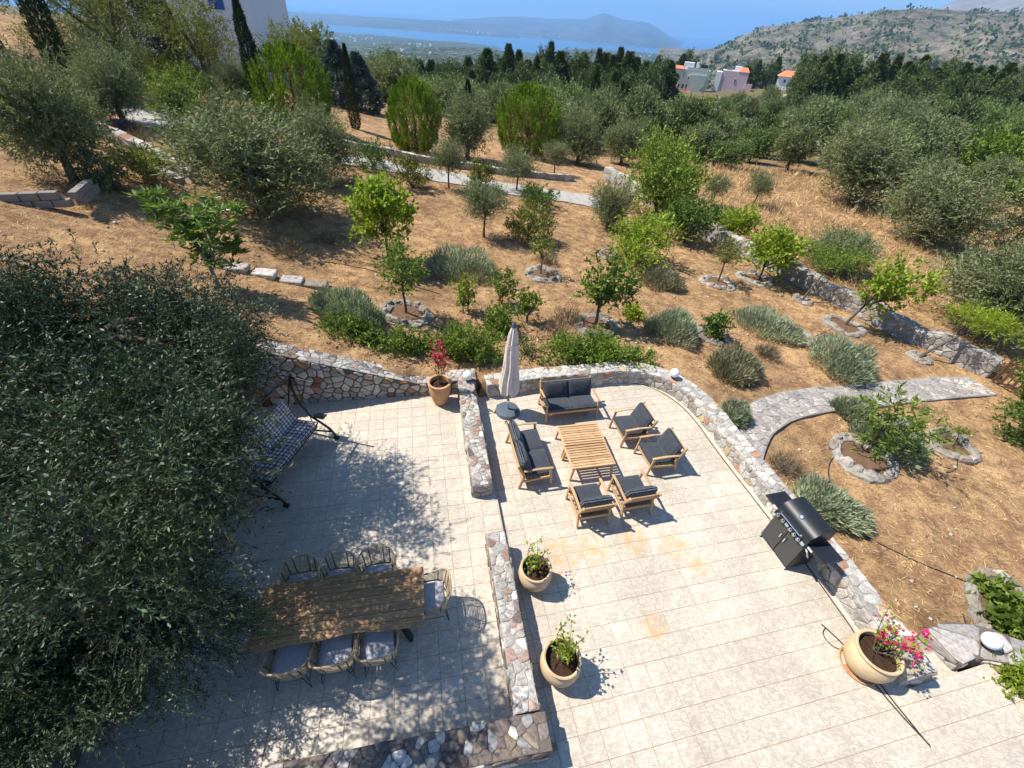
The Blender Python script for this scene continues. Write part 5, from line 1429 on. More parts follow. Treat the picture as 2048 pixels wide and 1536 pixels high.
# stone rings round the trees
M_ring = stone_material('ring_stone', [(0, (.34, .30, .25)), (.3, (.27, .23, .185)), (.55, (.40, .36, .30)), (.75, (.31, .245, .185)), (.9, (.23, .2, .17))], sc=12)
def stone_ring(label, x, y, r, seed, arc=(0, 6.283), n=None):
    g = random.Random(seed); z = gz(x, y); t = thing('stone_ring', label, 'stone ring', (x, y, z), group='planting rings of rough stones')
    k = n or max(7, int((arc[1]-arc[0])*r/.27)); b = MB(); 
    for i in range(k):
        a = arc[0]+(arc[1]-arc[0])*(i+g.uniform(-.2, .2))/k
        cx, cy = r*math.cos(a), r*math.sin(a); zz = gz(x+cx, y+cy)-z
        L, W_, H = g.uniform(.22, .42)*(arc[1]-arc[0])*r/k/.27, g.uniform(.13, .26), g.uniform(.06, .19)
        V = []; m_ = 8; cs, sn = math.cos(a+1.57), math.sin(a+1.57)
        for q, (s_, h_) in enumerate(((1.0, -.10), (1.05, H*.45), (.62, H))):
            for j in range(m_):
                th = 2*math.pi*j/m_; u, v = L/2*math.copysign(abs(math.cos(th))**.7, math.cos(th))*s_*g.uniform(.85, 1.12), W_/2*math.copysign(abs(math.sin(th))**.7, math.sin(th))*s_*g.uniform(.85, 1.12)
                V.append((u*cs-v*sn, u*sn+v*cs, h_+g.uniform(-.015, .02)))
        V.append((0, 0, H+g.uniform(-.01, .02)))
        F = [(q*m_+j, q*m_+(j+1) % m_, (q+1)*m_+(j+1) % m_, (q+1)*m_+j) for q in range(2) for j in range(m_)]+[(2*m_+j, 2*m_+(j+1) % m_, 3*m_) for j in range(m_)]
        link('stone', mesh_from('stone', V, F), M_ring, t, (cx*g.uniform(.92, 1.1), cy*g.uniform(.92, 1.1), zz))
    mr = []; nn = 40; m_ = 6
    for i in range(nn+1 if arc[1]-arc[0] < 6.2 else nn):
        a = arc[0]+(arc[1]-arc[0])*i/nn; q = r*(1+.07*math.sin(3*a+seed)+g.uniform(-.04, .04)); wd = .15*(1+.3*math.sin(2*a+seed*2)+g.uniform(-.15, .15))
        zz = gz(x+q*math.cos(a), y+q*math.sin(a))-z; hh = .10*(1+.4*math.sin(4*a+seed)+g.uniform(-.2, .2))
        for u, h_ in ((-1, -.08), (-.85, .6*hh), (-.3, hh), (.4, hh*.9), (.9, .5*hh), (1.05, -.08)):
            mr.append(((q+u*wd)*math.cos(a), (q+u*wd)*math.sin(a), zz+h_))
    closed = arc[1]-arc[0] > 6.2; N_ = len(mr)//m_; Fm = []
    for i in range(N_ if closed else N_-1):
        for k_ in range(m_-1): Fm.append((i*m_+k_, ((i+1) % N_)*m_+k_, ((i+1) % N_)*m_+k_+1, i*m_+k_+1))
    link('mortar_rim', mesh_from('mortar_rim', mr, Fm), M_ring, t)
    nn = 26; V = [(r*.92*math.cos(6.283*i/nn), r*.92*math.sin(6.283*i/nn), gz(x+r*.92*math.cos(6.283*i/nn), y+r*.92*math.sin(6.283*i/nn))-z+.035) for i in range(nn)]+[(0, 0, .06)]
    link('soil_bed', mesh_from('soil_bed', V, [(i, (i+1) % nn, nn) for i in range(nn)]), plain('ring_soil', (.16, .095, .055), .95, .1, var=.5, scale=12, bump=.8) if 'ring_soil' not in bpy.data.materials else bpy.data.materials['ring_soil'], t)
    return t
for a in (('large stone ring around the small dark leaved tree', -3.3, 11.2, .62, 1), ('stone ring around the thin sapling on the straw', .82, 15.5, .56, 2), ('stone ring around the cherry tree', 2.52, 12.15, .58, 3),
          ('stone ring around the brownish small tree', 8.26, 17.4, .58, 4), ('stone ring around the leafy tree by the boundary wall', 10.2, 18.35, .64, 5), ('stone ring around the leaning two headed tree', 12.3, 14.8, .62, 7),
          ('stone ring around the small round citrus bush', 6.48, 12.55, .46, 8), ('big stone ring around the peach tree at the right', 9.0, 7.85, .64, 9), ('stone ring with broken tiles around the tiny sapling at the right', 12.05, 8.75, .5, 10),
          ('little stone ring at the foot of the albizia', 11.62, 16.75, .3, 12), ('little stone ring at the foot of the yellow green leaning tree', 14.1, 13.15, .28, 13), ('stones half hidden under the wide fruit tree', 3.7, 18.6, .4, 14)):
    stone_ring(*a)
stone_ring('half ring of pale stones right of the low lavender', 9.75, 13.5, .55, 15, (-2.0, 1.6))
stone_ring('stone edging of the green planter at the right edge', 10.05, 4.1, .85, 16, (.6, 4.6))

# stepping slabs, left slope
for i, (x, y) in enumerate(((-8.1, 11.35), (-7.42, 11.5), (-6.73, 11.62), (-6.08, 11.72))):
    z = gz(x, y); b = MB(); b.box(0, 0, 0, .62, .42, .16, bev=.02)
    o = b.obj('stone_slab', M_stone_field, None, (x, y, z+.05), kind=None); o.rotation_euler = (0, R(5), R(9))
    tag(o, ('pale stone slab step nearest the loquat trunk', 'second pale stone slab step from the loquat', 'third pale stone slab step from the loquat', 'pale stone slab step half hidden by the lavender')[i], 'stone slab', 'stone slab steps')

# ---------------------------------------------------------------- paths
def ribbon(name, pts, w, mat, lift=.03, thick=.25, smooth=2, flat=True):
    P_ = smooth_path(pts, smooth); P_, L = resample([(p.x, p.y) for p in P_], .35); V = []; N = len(P_)
    for i, p in enumerate(P_):
        t = (P_[min(i+1, N-1)]-P_[max(i-1, 0)]).normalized(); n = Vector((-t.y, t.x, 0))
        ww = w if not hasattr(w, '__len__') else np.interp(i/(N-1), np.linspace(0, 1, len(w)), w)
        zs = [gz((p+n*s*ww/2).x, (p+n*s*ww/2).y) for s in (-1, 0, 1)]; zm = max(zs) if flat else None
        for s, dz in ((-1, -thick), (-1, 0), (1, 0), (1, -thick)):
            q = p+n*s*ww/2; V.append((q.x, q.y, (.5*zm+.5*zs[s+1])+lift+dz))
    F = []
    for i in range(N-1):
        for k in range(3): F.append((i*4+k, i*4+k+1, (i+1)*4+k+1, (i+1)*4+k))
    o = link(name, mesh_from(name, V, F), mat, kind='structure')
    return o, P_, L
M_conc = plain('pale_concrete', (.40, .375, .34), .9, .15, var=.22, scale=3, bump=.3)
ribbon('garden_drive', [(-26, 27.2), (-20, 24.2), (-15.6, 21.9), (-12.5, 22.5), (-9, 24.8), (-6, 25.3), (-3, 25.6), (0, 26.2), (2.9, 26.9), (4.8, 26.3)], 2.1, M_conc, .05)
fp, FP, FL = ribbon('flagstone_path', [(5.62, 7.35), (5.95, 7.95), (6.45, 8.6), (7.5, 9.38), (8.96, 9.95), (11.27, 10.7), (13.3, 11.33), (15.4, 11.9)], .98, plain('path_mortar', (.30, .26, .225), .95, .1, var=.3, scale=8, bump=.5), .04, smooth=1)
# flagstones set in the path
fr = random.Random(31); stones = []
Pp, Lp = resample([(p.x, p.y) for p in FP], .2); Np = len(Pp)
for poly, c in voronoi(Lp, .94, .14, fr, 1.35):
    sh = stone_shape(poly, .008, fr, .012, .004)
    if not sh: continue
    V = []
    for s, w_, d in sh[0]:
        k = min(max(s/Lp*(Np-1), 0), Np-1.001); i = int(k); f = k-i; p = Pp[i].lerp(Pp[i+1], f); t = (Pp[i+1]-Pp[i]).normalized(); n = Vector((-t.y, t.x, 0)); w2 = w_-.47
        q = p+n*w2; zs = [gz((p+n*e).x, (p+n*e).y) for e in (-.49, .49)]; zm = max(zs); zq = zs[0]+(zs[1]-zs[0])*(w2+.49)/.98
        V.append(Vector((q.x, q.y, .5*zm+.5*zq+.04+d*.9)))
    cc = V[-1].copy(); stones.append((cc.length, [v-cc for v in V], sh[1], cc))
stones.sort(key=lambda s: s[0]); rest = MB()
for k, (l, V, F, cc) in enumerate(stones):
    if k < 300: link('flagstone', mesh_from('flagstone', V, F), M_flag, fp, cc)
    else: rest.add([v+cc for v in V], F)
if rest.V: rest.obj('flagstone', M_stone_field_i, fp, kind='stuff')
# low walls at the upper left
for lab, pts, w, h in (('low whitewashed stone wall along the dry terrace at the upper left', [(-17.3, 18.6), (-14.6, 17.5), (-12.2, 16.4)], .4, .4),
                       ('short white stone edging behind the green weeds', [(-14.6, 16.4), (-12.4, 16.0)], .3, .2),
                       ('low white wall below the leftmost juniper', [(-12.2, 26.6), (-9.8, 26.9), (-6.0, 27.8), (-2.0, 29.2), (3.0, 31.2)], .3, .35)):
    zz = zline(pts)
    stone_wall('garden_wall', lab, pts, w, lambda s, zz=zz: zz(s)-.1, lambda s, zz=zz: zz(s)+h, ('front', 'top'), .3, M_stone_field, M_stone_white, 23, 1, top_size=.33, limit=120)
M_block = plain('grey_block', (.25, .225, .195), .95, .1, var=.3, scale=6, bump=.5)
bk = thing('block_wall', 'corner of bare concrete blocks at the upper left slope', 'block wall', (-13.1, 11.2, gz(-13.1, 11.2)-.12), R(22))
for r_ in range(2):
    for i in range(3):
        b = MB(); b.box(0, 0, 0, .38, .19, .19, bev=.008); o = b.obj('block', M_block, bk, (.40*i-.2*(r_ % 2), .02*i, .1+.2*r_))
    for i in range(3):
        b = MB(); b.box(0, 0, 0, .19, .38, .19, bev=.008); o = b.obj('block', M_block, bk, (1.15, .3+.40*i-.2*(r_ % 2), .1+.2*r_))

# gate with its stone pier
gt = thing('garden_gate', 'rusty brown barred metal gate leaning open at the end of the boundary wall', 'gate', (16.05, 12.25, gz(16.0, 12.2)), R(-68))
M_rust = plain('rusty_iron', (.10, .05, .033), .75, .3, var=.35, scale=10)
for z in (.12, .82):
    b = MB(); b.box(.62, 0, z, 1.24, .035, .05); b.obj('rail', M_rust, gt)
for k in range(9):
    b = MB(); b.box(.06+.14*k, .0, .47, .075 if k % 2 else .03, .018, .68); b.obj('bar', M_rust, gt)
for x in (0, 1.26):
    b = MB(); b.box(x, 0, .5, .06, .06, 1.0); b.obj('post', M_rust, gt)

# ---------------------------------------------------------------- straw litter and dry grass
def scatter(n, xr, yr, ok, size, wid, lie=.25, clump=None):
    x = rg.uniform(*xr, n); y = yr[0]+(yr[1]-yr[0])*rg.random(n)**1.35
    if clump: 
        k = np.sin(x*clump+np.sin(y*clump*.7)*2)*np.sin(y*clump*.9+1)+rg.normal(size=n)*.7 > -.35; x, y = x[k], y[k]
    k = ok(x, y) & ~inside(x, y, L_POLY) & ~inside(x, y, R_POLY); x, y = x[k], y[k]; n = len(x)
    a = rg.random(n)*6.283; ax = unit(np.stack([np.cos(a), np.sin(a), np.abs(rg.normal(size=n))*lie], 1))
    d = np.hypot(x, y)
    return leaves(np.stack([x, y, ground_z(x, y)+.006], 1), ax, size*rg.uniform(.5, 1.5, n)*(1+d*.02), wid*(1+d*.03)*rg.uniform(.7, 1.3, n), .3)
far_path = np.array([(p.x, p.y) for p in Pp])
def garden_ok(x, y):
    d = np.min(np.hypot(x[:, None]-far_path[None, ::2, 0], y[:, None]-far_path[None, ::2, 1]), 1)
    return d > .62
lit = scatter(150000, (-15, 19), (2.2, 27), garden_ok, .115, .0075, .22)
tf = scatter(2600, (-14, 19), (2.5, 28), garden_ok, 1, 1)[0].reshape(-1, 4, 3)[:, 0]
tp = np.repeat(tf, 14, 0)+rg.normal(size=(len(tf)*14, 3))*[.06, .06, 0]
link('dry_tufts', mesh_from('dry_tufts', *leaves(tp, unit(rg.normal(size=tp.shape)*[.7, .7, .2]+[0, 0, .55]), .13*rg.uniform(.4, 1.3, len(tp)), .009, .2)), L_twig, kind='stuff')
sf = scatter(2200, (-15, 18), (2.5, 30), garden_ok, 1, 1)[0].reshape(-1, 4, 3)[:, 0]
q_ = np.array([[1, 0, 0], [0, 1, 0], [-1, 0, 0], [0, -1, 0], [0, 0, .7], [0, 0, -.4]]); fo = np.array([[0, 1, 4], [1, 2, 4], [2, 3, 4], [3, 0, 4], [1, 0, 5], [2, 1, 5], [3, 2, 5], [0, 3, 5]])
ss = (.018+.05*rg.random(len(sf))**4)[:, None, None]
sv = sf[:, None]+q_[None]*ss*rg.uniform(.6, 1.3, (len(sf), 6, 3)); link('loose_stones', mesh_from('loose_stones', sv.reshape(-1, 3), (np.arange(len(sf))[:, None, None]*6+fo[None]).reshape(-1, 3)), M_stone_field_i, kind='stuff')
link('straw_litter', mesh_from('straw_litter', *lit), L_straw, kind='stuff')
fld = scatter(52000, (9, 46), (17, 46), lambda x, y: (x > 8+(32-y)*.48), .30, .014, 1.3, .8)
link('field_grass', mesh_from('field_grass', *fld), L_straw, kind='stuff')

# ---------------------------------------------------------------- tall trees at the upper left
def big_round(label, x, y, h, w, mat, n, ll, lw, name, cat, trunk=.3, seed=1, **k):
    g = random.Random(seed); lb = lobes_round(w/2, h*(1-trunk)*1.05, h*trunk+h*(1-trunk)*.5, 9, g)
    cr = crown(lb, n//48, .4, 6, 8, .5, ll, lw, shell=.55, **k)
    return tree(name, label, cat, (x, y, gz(x, y)-.1), lb, cr, mat, dict(h0=h*trunk, r0=.16, mat=M_bark, nl=8), seed=seed)
big_round('feathery yellow green pepper tree right of the leaning cypress at the top left', -22.6, 28.8, 7.2, 8.0, leaf_mat('pepper_leaf', (.10, .115, .02), (.21, .22, .045), None, .3), 15000, .19, .035, 'pepper_tree', 'tree', seed=5, droop=.5)
big_round('feathery yellow green pepper tree in the top left corner', -28.0, 27.5, 7.5, 8.0, bpy.data.materials['pepper_leaf'], 12000, .19, .035, 'pepper_tree', 'tree', seed=6, droop=.5)
big_round('feathery pepper tree cut by the left edge at the very top', -35.5, 31, 8.0, 9.0, bpy.data.materials['pepper_leaf'], 12000, .2, .04, 'pepper_tree', 'tree', seed=16, droop=.5)
big_round('dense yellow green tree cut by the left picture edge near the top', -26.5, 22.0, 5.2, 5.4, bpy.data.materials['pepper_leaf'], 12000, .17, .035, 'pepper_tree', 'tree', seed=17, droop=.4)
big_round('fresh green feathery tree right of the tangled cedar in front of the villa', -22.8, 36.0, 5.6, 5.6, bpy.data.materials['pepper_leaf'], 10000, .2, .04, 'pepper_tree', 'tree', seed=7, droop=.4)
big_round('dark grey green tree at the left picture edge behind the olives', -20.2, 17.6, 2.6, 3.4, L_olive, 9000, .14, .04, 'olive_tree', 'olive tree', seed=8)
big_round('tall olive green tree between villa and juniper', -19.5, 42, 4.8, 4.5, L_heath, 8000, .22, .05, 'pine_tree', 'pine', seed=9)
big_round('broad dark green pine right of the villa behind the leftmost juniper', -26.5, 62, 6.0, 7.0, L_heath, 7000, .34, .09, 'pine_tree', 'pine', seed=10)
big_round('dark gnarled conifer among the grove olives in the centre', 9.7, 62, 4.2, 3.4, L_cyp, 6000, .3, .09, 'pine_tree', 'pine', seed=11)
big_round('leafy green shrub on the slope left of the slim cypress', -17.6, 24.6, 2.2, 2.8, L_green, 5200, .14, .05, 'shrub', 'shrub', .1, seed=12)
for i, (x, y, h, w) in enumerate(((-28.5, 33, 3.6, 4.4), (-24.0, 31.0, 3.0, 3.6), (-20.6, 24.8, 2.6, 3.2), (-24.8, 40, 3.6, 4.4))):
    big_round(('grey green shrub under the top left pepper tree', 'grey green shrub beside the second cypress', 'grey green shrub between the pepper trees and the drive', 'dark shrub at the foot of the villa wall')[i], x, y, h, w, L_olive_g, 4200, .16, .05, 'shrub', 'shrub', .08, seed=30+i)

# ---------------------------------------------------------------- buildings
M_white = plain('white_render', (.84, .84, .83), .85, .2, var=.05, scale=2)
M_blue = plain('blue_paint', (.03, .13, .36), .5, .4, var=.1)
M_glass = plain('window_glass', (.03, .04, .05), .08, .6, var=.1)
M_roof = plain('orange_roof_tile', (.60, .22, .11), .85, .2, var=.2, scale=5)
vl = thing('white_villa', 'white villa with a blue shuttered window at the top left edge', 'house', (-23.8, 46, 0), R(6))
b = MB(); b.box(-5.5, 4.5, 4.6, 11, 9, 10.4); b.obj('wall', M_white, vl)
wf = MB().box(-2.55, -.02, 7.6, 1.15, .08, 2.0).obj('window', M_blue, vl)
for k in range(2):
    sh = MB().box(-2.83+.56*k, -.075, 7.6, .50, .04, 1.85).obj('shutter', M_blue, wf)
MB().box(-2.55, -.08, 7.9, .10, .05, 1.0).obj('pane', M_glass, wf)
MB().box(-5.5, 4.5, 9.9, 11.2, 9.2, .25).obj('parapet', M_white, vl)
def house(label, x, y, z, w, d, h, rot, wall, roofs, wins, extra=()):
    t = thing('house', label, 'house', (x, y, z), rot)
    MB().box(0, d/2, h/2-1, w, d, h+2).obj('wall', wall, t)
    for (cx, cy, cz, sw, sd, rise) in roofs:
        hw, hd = sw/2, sd/2
        V = [(cx-hw, cy-hd, cz), (cx+hw, cy-hd, cz), (cx+hw, cy+hd, cz), (cx-hw, cy+hd, cz), (cx-hw*.55, cy, cz+rise), (cx+hw*.55, cy, cz+rise)]
        link('roof', mesh_from('roof', V, [(0, 1, 5, 4), (1, 2, 5), (2, 3, 4, 5), (3, 0, 4), (3, 2, 1, 0)]), M_roof, t)
    for (cx, cz, sw, sh) in wins:
        f = MB().box(cx, -.03, cz, sw, .1, sh).obj('window', M_white, t); MB().box(cx, -.1, cz, sw*.8, .06, sh*.85).obj('pane', M_glass, f)
    t.scale = (1.1 if w > 8.6 else 1.0,)*3
    for nm, (cx, cy, cz, sx, sy, sz), mt in extra: MB().box(cx, cy, cz, sx, sy, sz).obj(nm, mt, t)
    return t
M_sage = plain('sage_render', (.52, .56, .50), .85, .2, var=.05, scale=.5)
M_pinkw = plain('pink_render', (.62, .46, .49), .85, .2, var=.05, scale=.5)
house('pale green two storey house beyond the grove, left of the pink one', 52.2, 185, -8.9, 10.6, 8, 6.0, R(-14), M_sage, [(-4.1, 1.2, 6.0, 3.4, 4.0, .7)],
      [(-.6, 3.9, .5, 1.0), (-4.2, 1.6, .8, 1.3), (-3.0, 1.6, .8, 1.3), (-1.8, 1.6, .8, 1.3), (-.6, 1.6, .8, 1.3)],
      [('side_wall', (-5.9, 2, 2.0, 1.4, 3.5, 5.4), M_white), ('parapet', (1.6, .3, 6.2, 6.5, .4, .6), M_sage), ('chimney', (1.2, 3, 6.9, .7, .7, 1.8), M_white), ('stair_head', (-1.3, 3, 6.8, 3.0, 2.6, 1.6), M_white), ('solar_panel', (3.2, 3.5, 6.8, 2.2, 1.2, .9), M_blackgloss), ('porch_roof', (-2.3, -1.2, .35, 6.6, 2.4, .3), M_roof), ('annex', (2.0, -.2, 2.4, 5.0, .5, 4.8), M_sage)])
house('pink two storey house with an orange roof corner beyond the grove', 67.8, 188, -8.2, 8.6, 8, 6.2, R(-19), M_pinkw, [(2.6, 2.0, 6.2, 3.4, 4.2, 1.2)],
      [(.5, 3.6, .55, 1.1)], [('side_wall', (-5.2, 2, 2.6, 1.9, 4.4, 6.2), M_white), ('annex', (5.2, 1.5, 1.4, 2.4, 3.6, 3.2), M_pinkw), ('stair_head', (.6, 3.0, 6.8, 2.2, 2.4, 1.3), M_white), ('solar_panel', (-2.3, 2.5, 6.7, 1.8, 1.1, .8), M_chrome)])
house('small white house with a bright orange hipped roof right of the pink house', 92.5, 200, -6.0, 8.6, 8, 3.0, R(-24), M_white, [(0, 4, 3.0, 9.6, 9.0, 1.7)], [(-1.8, 1.6, .9, 1.1)])
house('little orange tiled hut roof at the edge of the grove in the centre', 19.5, 128, -6.8, 1.6, 1.6, 1.4, 0, M_white, [(0, .8, 1.4, 2.1, 2.0, .5)], [])
pl = thing('utility_pole', 'thin grey utility pole in front of the pale green house', 'pole', (45.8, 171, gz(45.8, 171)))
b = MB(); b.tube([(0, 0, -.5), (0, 0, 6.2)], .10, 7); b.obj('mast', M_bark_pale, pl)
b = MB(); b.beam((-.6, 0, 5.8), (.6, 0, 5.8), .1, .1); b.obj('cross_arm', M_bark_pale, pl)
for i, (x, y, s) in enumerate(((63.5, 137, 2.4), (49, 143, 1.7), (99, 110, 2.6), (33, 33, .5))):
    g = random.Random(i); n = 10; V = []; m_ = 9
    for q, (s_, h_) in enumerate(((1.1, -.3), (1, .4), (.6, .75))):
        for j in range(m_):
            V.append((s*s_*math.cos(6.283*j/m_)*g.uniform(.75, 1.2), s*.6*s_*math.sin(6.283*j/m_)*g.uniform(.75, 1.2), s*h_*g.uniform(.7, 1.1)))
    V.append((0, 0, s*.8))
    F = [(q*m_+j, q*m_+(j+1) % m_, (q+1)*m_+(j+1) % m_, (q+1)*m_+j) for q in range(2) for j in range(m_)]+[(2*m_+j, 2*m_+(j+1) % m_, 3*m_) for j in range(m_)]
    tag(link('rock', mesh_from('rock', V, F), M_stone_field, None, (x, y, gz(x, y))), ('pale rock outcrop below the orange roofed house', 'pale rock below the pink house', 'white rock outcrop at the right edge below the hedge', 'small pale boulder in the golden field')[i], 'rock')

# ---------------------------------------------------------------- far country: valley, bay, peninsula, mountains
SEA = -200.0
n = 96; V = [(0, 0, SEA)]+[(26000*math.cos(6.283185*i/n), 26000*math.sin(6.283185*i/n), SEA) for i in range(n)]
def sea_mat():
    M = Mat('sea_water'); M.color((.010, .085, .25)).set(.25, .4)
    M.bump(M.noise(M.pos(), .02, 3), .35, 4.0); return M.m
link('sea', mesh_from('sea', V, [(0, 1+i, 1+(i+1) % n) for i in range(n)]), sea_mat(), kind='structure')
def fbm(a, d, s, o=5, seed=0):
    r_ = np.random.default_rng(seed); v = 0; amp = 1
    for i in range(o):
        p = r_.random(4)*6.28; q = r_.uniform(.8, 1.25, 2)
        v = v+amp*np.sin(a*s*q[0]+p[0]+1.3*np.sin(d*s*.8+p[1]))*np.sin(d*s*q[1]+p[2]+1.1*np.sin(a*s*.7+p[3])); s *= 1.9; amp *= .52
    return v
def land_mat(name, c1, c2, c3, sc, rock=(.35, .31, .27), rk=.0, bsc=None):
    M = Mat(name); p = M.pos()
    n1 = M.noise(p, sc, 6, .7); n2 = M.noise(p, sc*.22, 4, .6); n3 = M.noise(p, sc*5, 3, .6)
    col = M.ramp(n1, [(.36, c1), (.52, c2), (.66, c3)])
    col = M.mix(1.0, col, M.ramp(n2, [(.35, .72), (.65, 1.2)]), 'MULTIPLY')
    if rk: col = M.mix(M.ramp(n3, [(.55, 0.0), (.62, rk)]), col, rock)
    M.color(col).set(.95, .05).bump(n1, .8, 1/sc*.2); return M.m
def land(name, az, ds, zf, mat):
    A, D = np.meshgrid(np.radians(az), ds); X, Y = D*np.sin(A), D*np.cos(A); Z = zf(np.degrees(A), D, X, Y)
    ny_, nx_ = A.shape; ix = np.arange(nx_*ny_).reshape(ny_, nx_)
    F = np.stack([ix[:-1, :-1].ravel(), ix[:-1, 1:].ravel(), ix[1:, 1:].ravel(), ix[1:, :-1].ravel()], 1)
    return link(name, mesh_from(name, np.stack([X, Y, Z], -1).reshape(-1, 3), F, True), mat, kind='structure')
def elz(d, el): return CAM_Z+d*np.tan(np.radians(el))
# valley between the garden hill and the bay
def valley_z(a, d, x, y):
    base = np.interp(d, [240, 420, 800, 1500, 2600, 4200, 5000, 5600], [-26, -42, -62, -88, -128, -178, -196, -215])
    lip = np.interp(a, [-40, -28, -23, -17, -8, -4, 0, 4, 12, 18, 60], [0, 8, 6, 0, -10, -26, -30, 14, 26, 30, 30])*np.clip((d-2500)/1800, 0, 1)*np.clip((5500-d)/900, 0, 1)*1.3
    hl = fbm(a*.12, d*.0016, 1.6, 5, 3)*np.interp(d, [240, 600, 2000, 4500, 5500], [0, 6, 13, 15, 2])
    return base+lip+hl
M_valley = land_mat('valley_scrub', (.02, .036, .016), (.045, .062, .026), (.13, .112, .07), .016, (.55, .5, .45), .35)
valley = land('valley', np.linspace(-62, 62, 200), np.geomspace(240, 5600, 90), valley_z, M_valley)
# small white houses of the valley, peninsula and coast
M_house = plain('far_white_house', (.75, .74, .72), .9, .1, var=.05)
M_house2 = plain('far_terracotta_roof', (.42, .21, .13), .9, .1, var=.1)
hm = MB().box(0, 0, 2.5, 12, 8, 7).box(4, 3, 7, 5, 4, 3); hme = mesh_from('house', hm.V, hm.F); hme.materials.append(M_house)
hr = random.Random(77)
def far_house(x, y, z, s, label, group):
    o = link('house', hme, None, None, (x, y, z), hr.uniform(0, 3)); o.scale = (s,)*3; tag(o, label, 'house', group)
def vz(a, d): return float(valley_z(np.array(a), np.array(float(d)), 0, 0))
for i in range(95):
    c = hr.choice(((-23.8, 2600, 1.6, 420), (-19.5, 3300, 1.8, 380), (-15, 3000, 3, 700), (-12, 2200, 4, 600), (6.5, 3700, 2.6, 420), (10.5, 3900, 3, 500), (15, 3000, 2, 500), (-26, 2300, 1, 300)))
    a = hr.gauss(c[0], c[2]); d = max(900, hr.gauss(c[1], c[3]))
    if d > 4700: continue
    far_house(d*math.sin(R(a)), d*math.cos(R(a)), vz(a, d), hr.uniform(.7, 1.25)*(d/3000)**.5, 'tiny white house scattered in the green valley before the bay', 'white houses in the valley')
# peninsula across the bay
def ridge(skyx, skyy, d0, d1, dr, rough, seed):
    def z(a, d, x, y):
        top = elz(dr, np.interp(a, skyx, skyy))
        f = np.where(d < dr, np.clip((d-d0)/(dr-d0), 0, 1)**.62, np.clip((d1-d)/(d1-dr), 0, 1)**.7)
        nz = fbm(a*.5, d*.0006, 2.2, 5, seed)*rough*np.sin(np.pi*np.clip(f, 0, 1))
        return (SEA-6)+(top-SEA+6)*f+nz
    return z
M_pen = land_mat('peninsula_scrub', (.05, .06, .05), (.09, .09, .08), (.15, .135, .12), .004)
land('peninsula', np.linspace(-40, -1.5, 120), np.linspace(6800, 12500, 30), ridge([-40, -27.1, -24.9, -22.3, -18.7, -14, -9.15, -6.7, -4.2, -2.5, -1.5], [-.9, -.96, -1.0, -.98, -.93, -.82, -.75, -.71, -.70, -1.0, -1.7], 6800, 12500, 9000, 10, 5), M_pen)
land('peninsula', np.linspace(-9, 15, 110), np.linspace(7600, 16000, 30), ridge([-9, -6, -4.2, -2.2, .8, 4.3, 5.2, 6.05, 6.9, 7.9, 10.6, 11.4, 12.25, 13.0, 14.2, 15], [-.6, -.3, -.09, .05, .07, .25, .57, .85, .68, .47, .36, .05, -.28, -.6, -.95, -1.3], 7600, 16000, 12000, 16, 9), M_pen)
land('cape', np.linspace(-36, -21.3, 50), np.linspace(5000, 8000, 24), ridge([-36, -29, -27.2, -26.2, -25, -24.2, -23.4, -22.7, -21.9, -21.3], [-.7, -.95, -1.1, -1.16, -1.42, -1.62, -1.72, -1.85, -2.0, -2.3], 5000, 8000, 6300, 8, 12), M_pen)
bpts = [(-23.4, 5000), (-22.8, 5150), (-22.2, 5350), (-21.6, 5500)]
V = []
for a, d in bpts:
    for q in (-70, 60): V.append(((d+q)*math.sin(R(a)), (d+q)*math.cos(R(a)), SEA+3+(q > 0)*2))
link('beach', mesh_from('beach', V, [(2*i, 2*i+1, 2*i+3, 2*i+2) for i in range(3)]), plain('beach_sand', (.72, .66, .54), .9, .1), kind='structure')
for i in range(70):
    a = hr.gauss(*hr.choice(((-7.5, 1.6), (-5, 1.5), (.8, 1.2), (2.5, 1.8), (5.5, 1.2), (9, 1.0)))); d = hr.uniform(7000, 7350) if a < -3 else hr.uniform(7750, 8300)
    far_house(d*math.sin(R(a)), d*math.cos(R(a)), SEA+hr.uniform(8, 30), hr.uniform(1.1, 2.2), 'tiny white building on the far shore of the bay', 'white buildings on the far shore')
# rocky hill on the right and the mountain behind it
M_hill = land_mat('rocky_hill', (.045, .060, .026), (.15, .125, .085), (.235, .195, .15), .022, (.34, .32, .29), .4)
def hill_z(a, d, x, y):
    top = elz(1700, np.interp(a, [12, 15.2, 16.6, 17.7, 19.2, 20.3, 21, 23.8, 27.5, 30, 32.5, 34, 38.5, 43, 60], [-3.2, -2.3, -1.6, -1.0, -.19, .44, .74, 1.19, 1.84, 2.36, 2.56, 2.54, 2.62, 2.9, 4]))
    bot = np.interp(d, [480, 1100], [-50, -66])
    f = np.where(d < 1700, np.clip((d-560)/(1700-560), 0, 1)**1.15, np.clip((3000-d)/1300, 0, 1))
    return bot+(top-bot)*f+fbm(a*.4, d*.004, 2.4, 6, 21)*9*np.sin(np.pi*np.clip(f, 0, 1))
land('rocky_hill', np.linspace(12, 62, 170), np.linspace(480, 3000, 90), hill_z, M_hill)
M_mtn = land_mat('mountain', (.16, .14, .12), (.22, .19, .165), (.27, .24, .21), .006)
land('mountain', np.linspace(28, 64, 60), np.linspace(3200, 9000, 30), lambda a, d, x, y: -150+(elz(5200, np.interp(a, [28, 30.5, 32.2, 33, 33.9, 34.5, 37.5, 45, 64], [.6, 1.9, 2.45, 2.7, 2.95, 3.2, 4.3, 5.0, 5.0]))+150)*np.where(d < 5200, np.clip((d-3200)/2000, 0, 1), np.clip((9000-d)/3800, 0, 1))+fbm(a*.4, d*.001, 2, 5, 31)*25*(d > 3400), M_mtn)

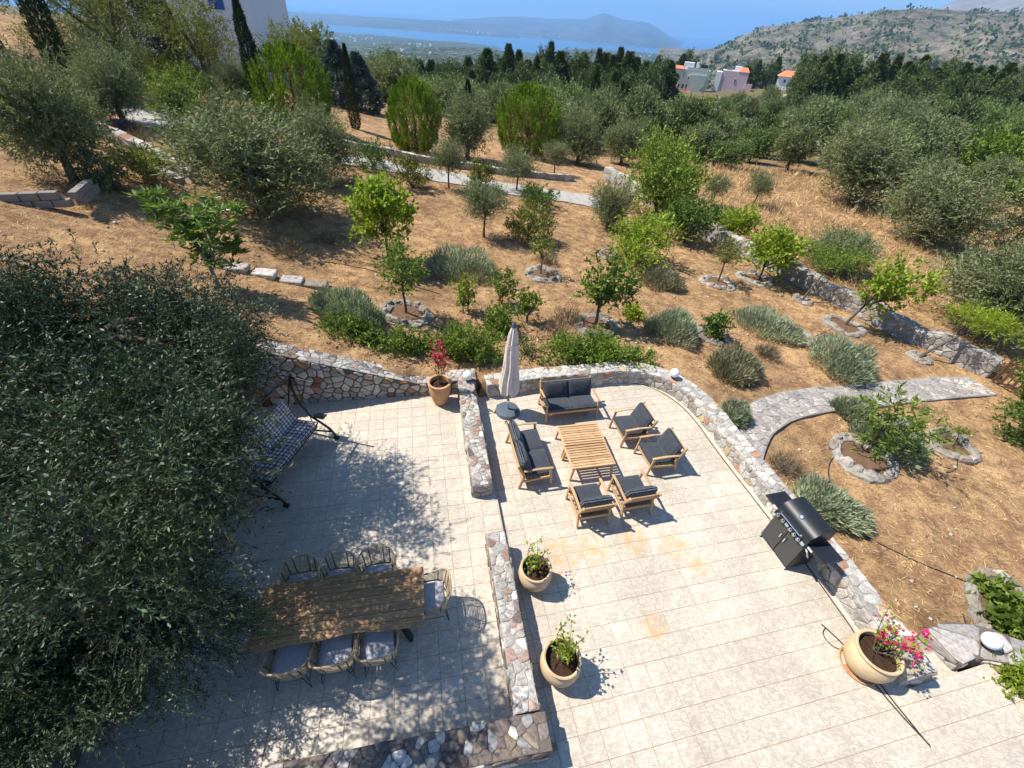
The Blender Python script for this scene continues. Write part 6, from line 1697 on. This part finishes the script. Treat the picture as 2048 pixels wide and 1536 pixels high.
# dark scrub and trees dotted over the near valley and the rocky hill, one mass each
def blobs(n, az, dr, zf, size, name, mat, pw=1.0):
    a = rg.uniform(*az, n); d = dr[0]+(dr[1]-dr[0])*rg.random(n)**pw
    keep = (np.sin(a*1.9+np.sin(d*.01)*2)*np.sin(d*.012+a)+rg.normal(size=n)*.6) > -.2; a, d = a[keep], d[keep]; n = len(a)
    x, y = d*np.sin(np.radians(a)), d*np.cos(np.radians(a)); z = zf(a, d, x, y)
    k = 7; s = size*(.25+1.5*rg.random(n)**2)
    o = rsph(n*k)*np.repeat(s, k)[:, None]*np.array([1, 1, .7])*.6; c = np.repeat(np.stack([x, y, z+s*.45], 1), k, 0)
    v, f = leaves(c+o*.6-o*.0, unit(o+np.array([0, 0, .3])), np.repeat(s, k)*1.1, np.repeat(s, k)*.95, .3)
    link(name, mesh_from(name, v, f), mat, kind='stuff')
blobs(5200, (-42, 50), (235, 1150), valley_z, 4.6, 'valley_trees', L_cyp2, 1.25)
blobs(5200, (-42, 50), (240, 1500), valley_z, 4.2, 'valley_olives', L_olive_g, 1.3)
blobs(5200, (14, 52), (560, 1750), hill_z, 4.2, 'hill_scrub', L_cyp2, .9)

# ---------------------------------------------------------------- haze: one closed box of air round everything
b = MB(); zb, zt = SEA-8, 700.0
b.box(0, 0, (zb+zt)/2, 54000, 54000, zt-zb)
hz = b.obj('haze', None, kind='stuff')
hm_ = bpy.data.materials.new('haze_air'); hm_.use_nodes = True
hn = hm_.node_tree.nodes; hn.clear()
pv = hn.new('ShaderNodeVolumePrincipled'); pv.inputs['Color'].default_value = (.33, .62, 1.0, 1); pv.inputs['Density'].default_value = 1.2e-4; pv.inputs['Anisotropy'].default_value = .2
ho = hn.new('ShaderNodeOutputMaterial'); hm_.node_tree.links.new(pv.outputs[0], ho.inputs['Volume'])
hz.data.materials.append(hm_)

# prototypes were kept out of sight while copying; they leave the scene now
gone = [o for o in scene.objects if o.get('label') == 'x']
gone = [c for o in gone for c in o.children]+gone
for o in gone: bpy.data.objects.remove(o)
scene.cycles.volume_bounces = 1
scene.cycles.max_bounces = 8
scene.cycles.transparent_max_bounces = 8
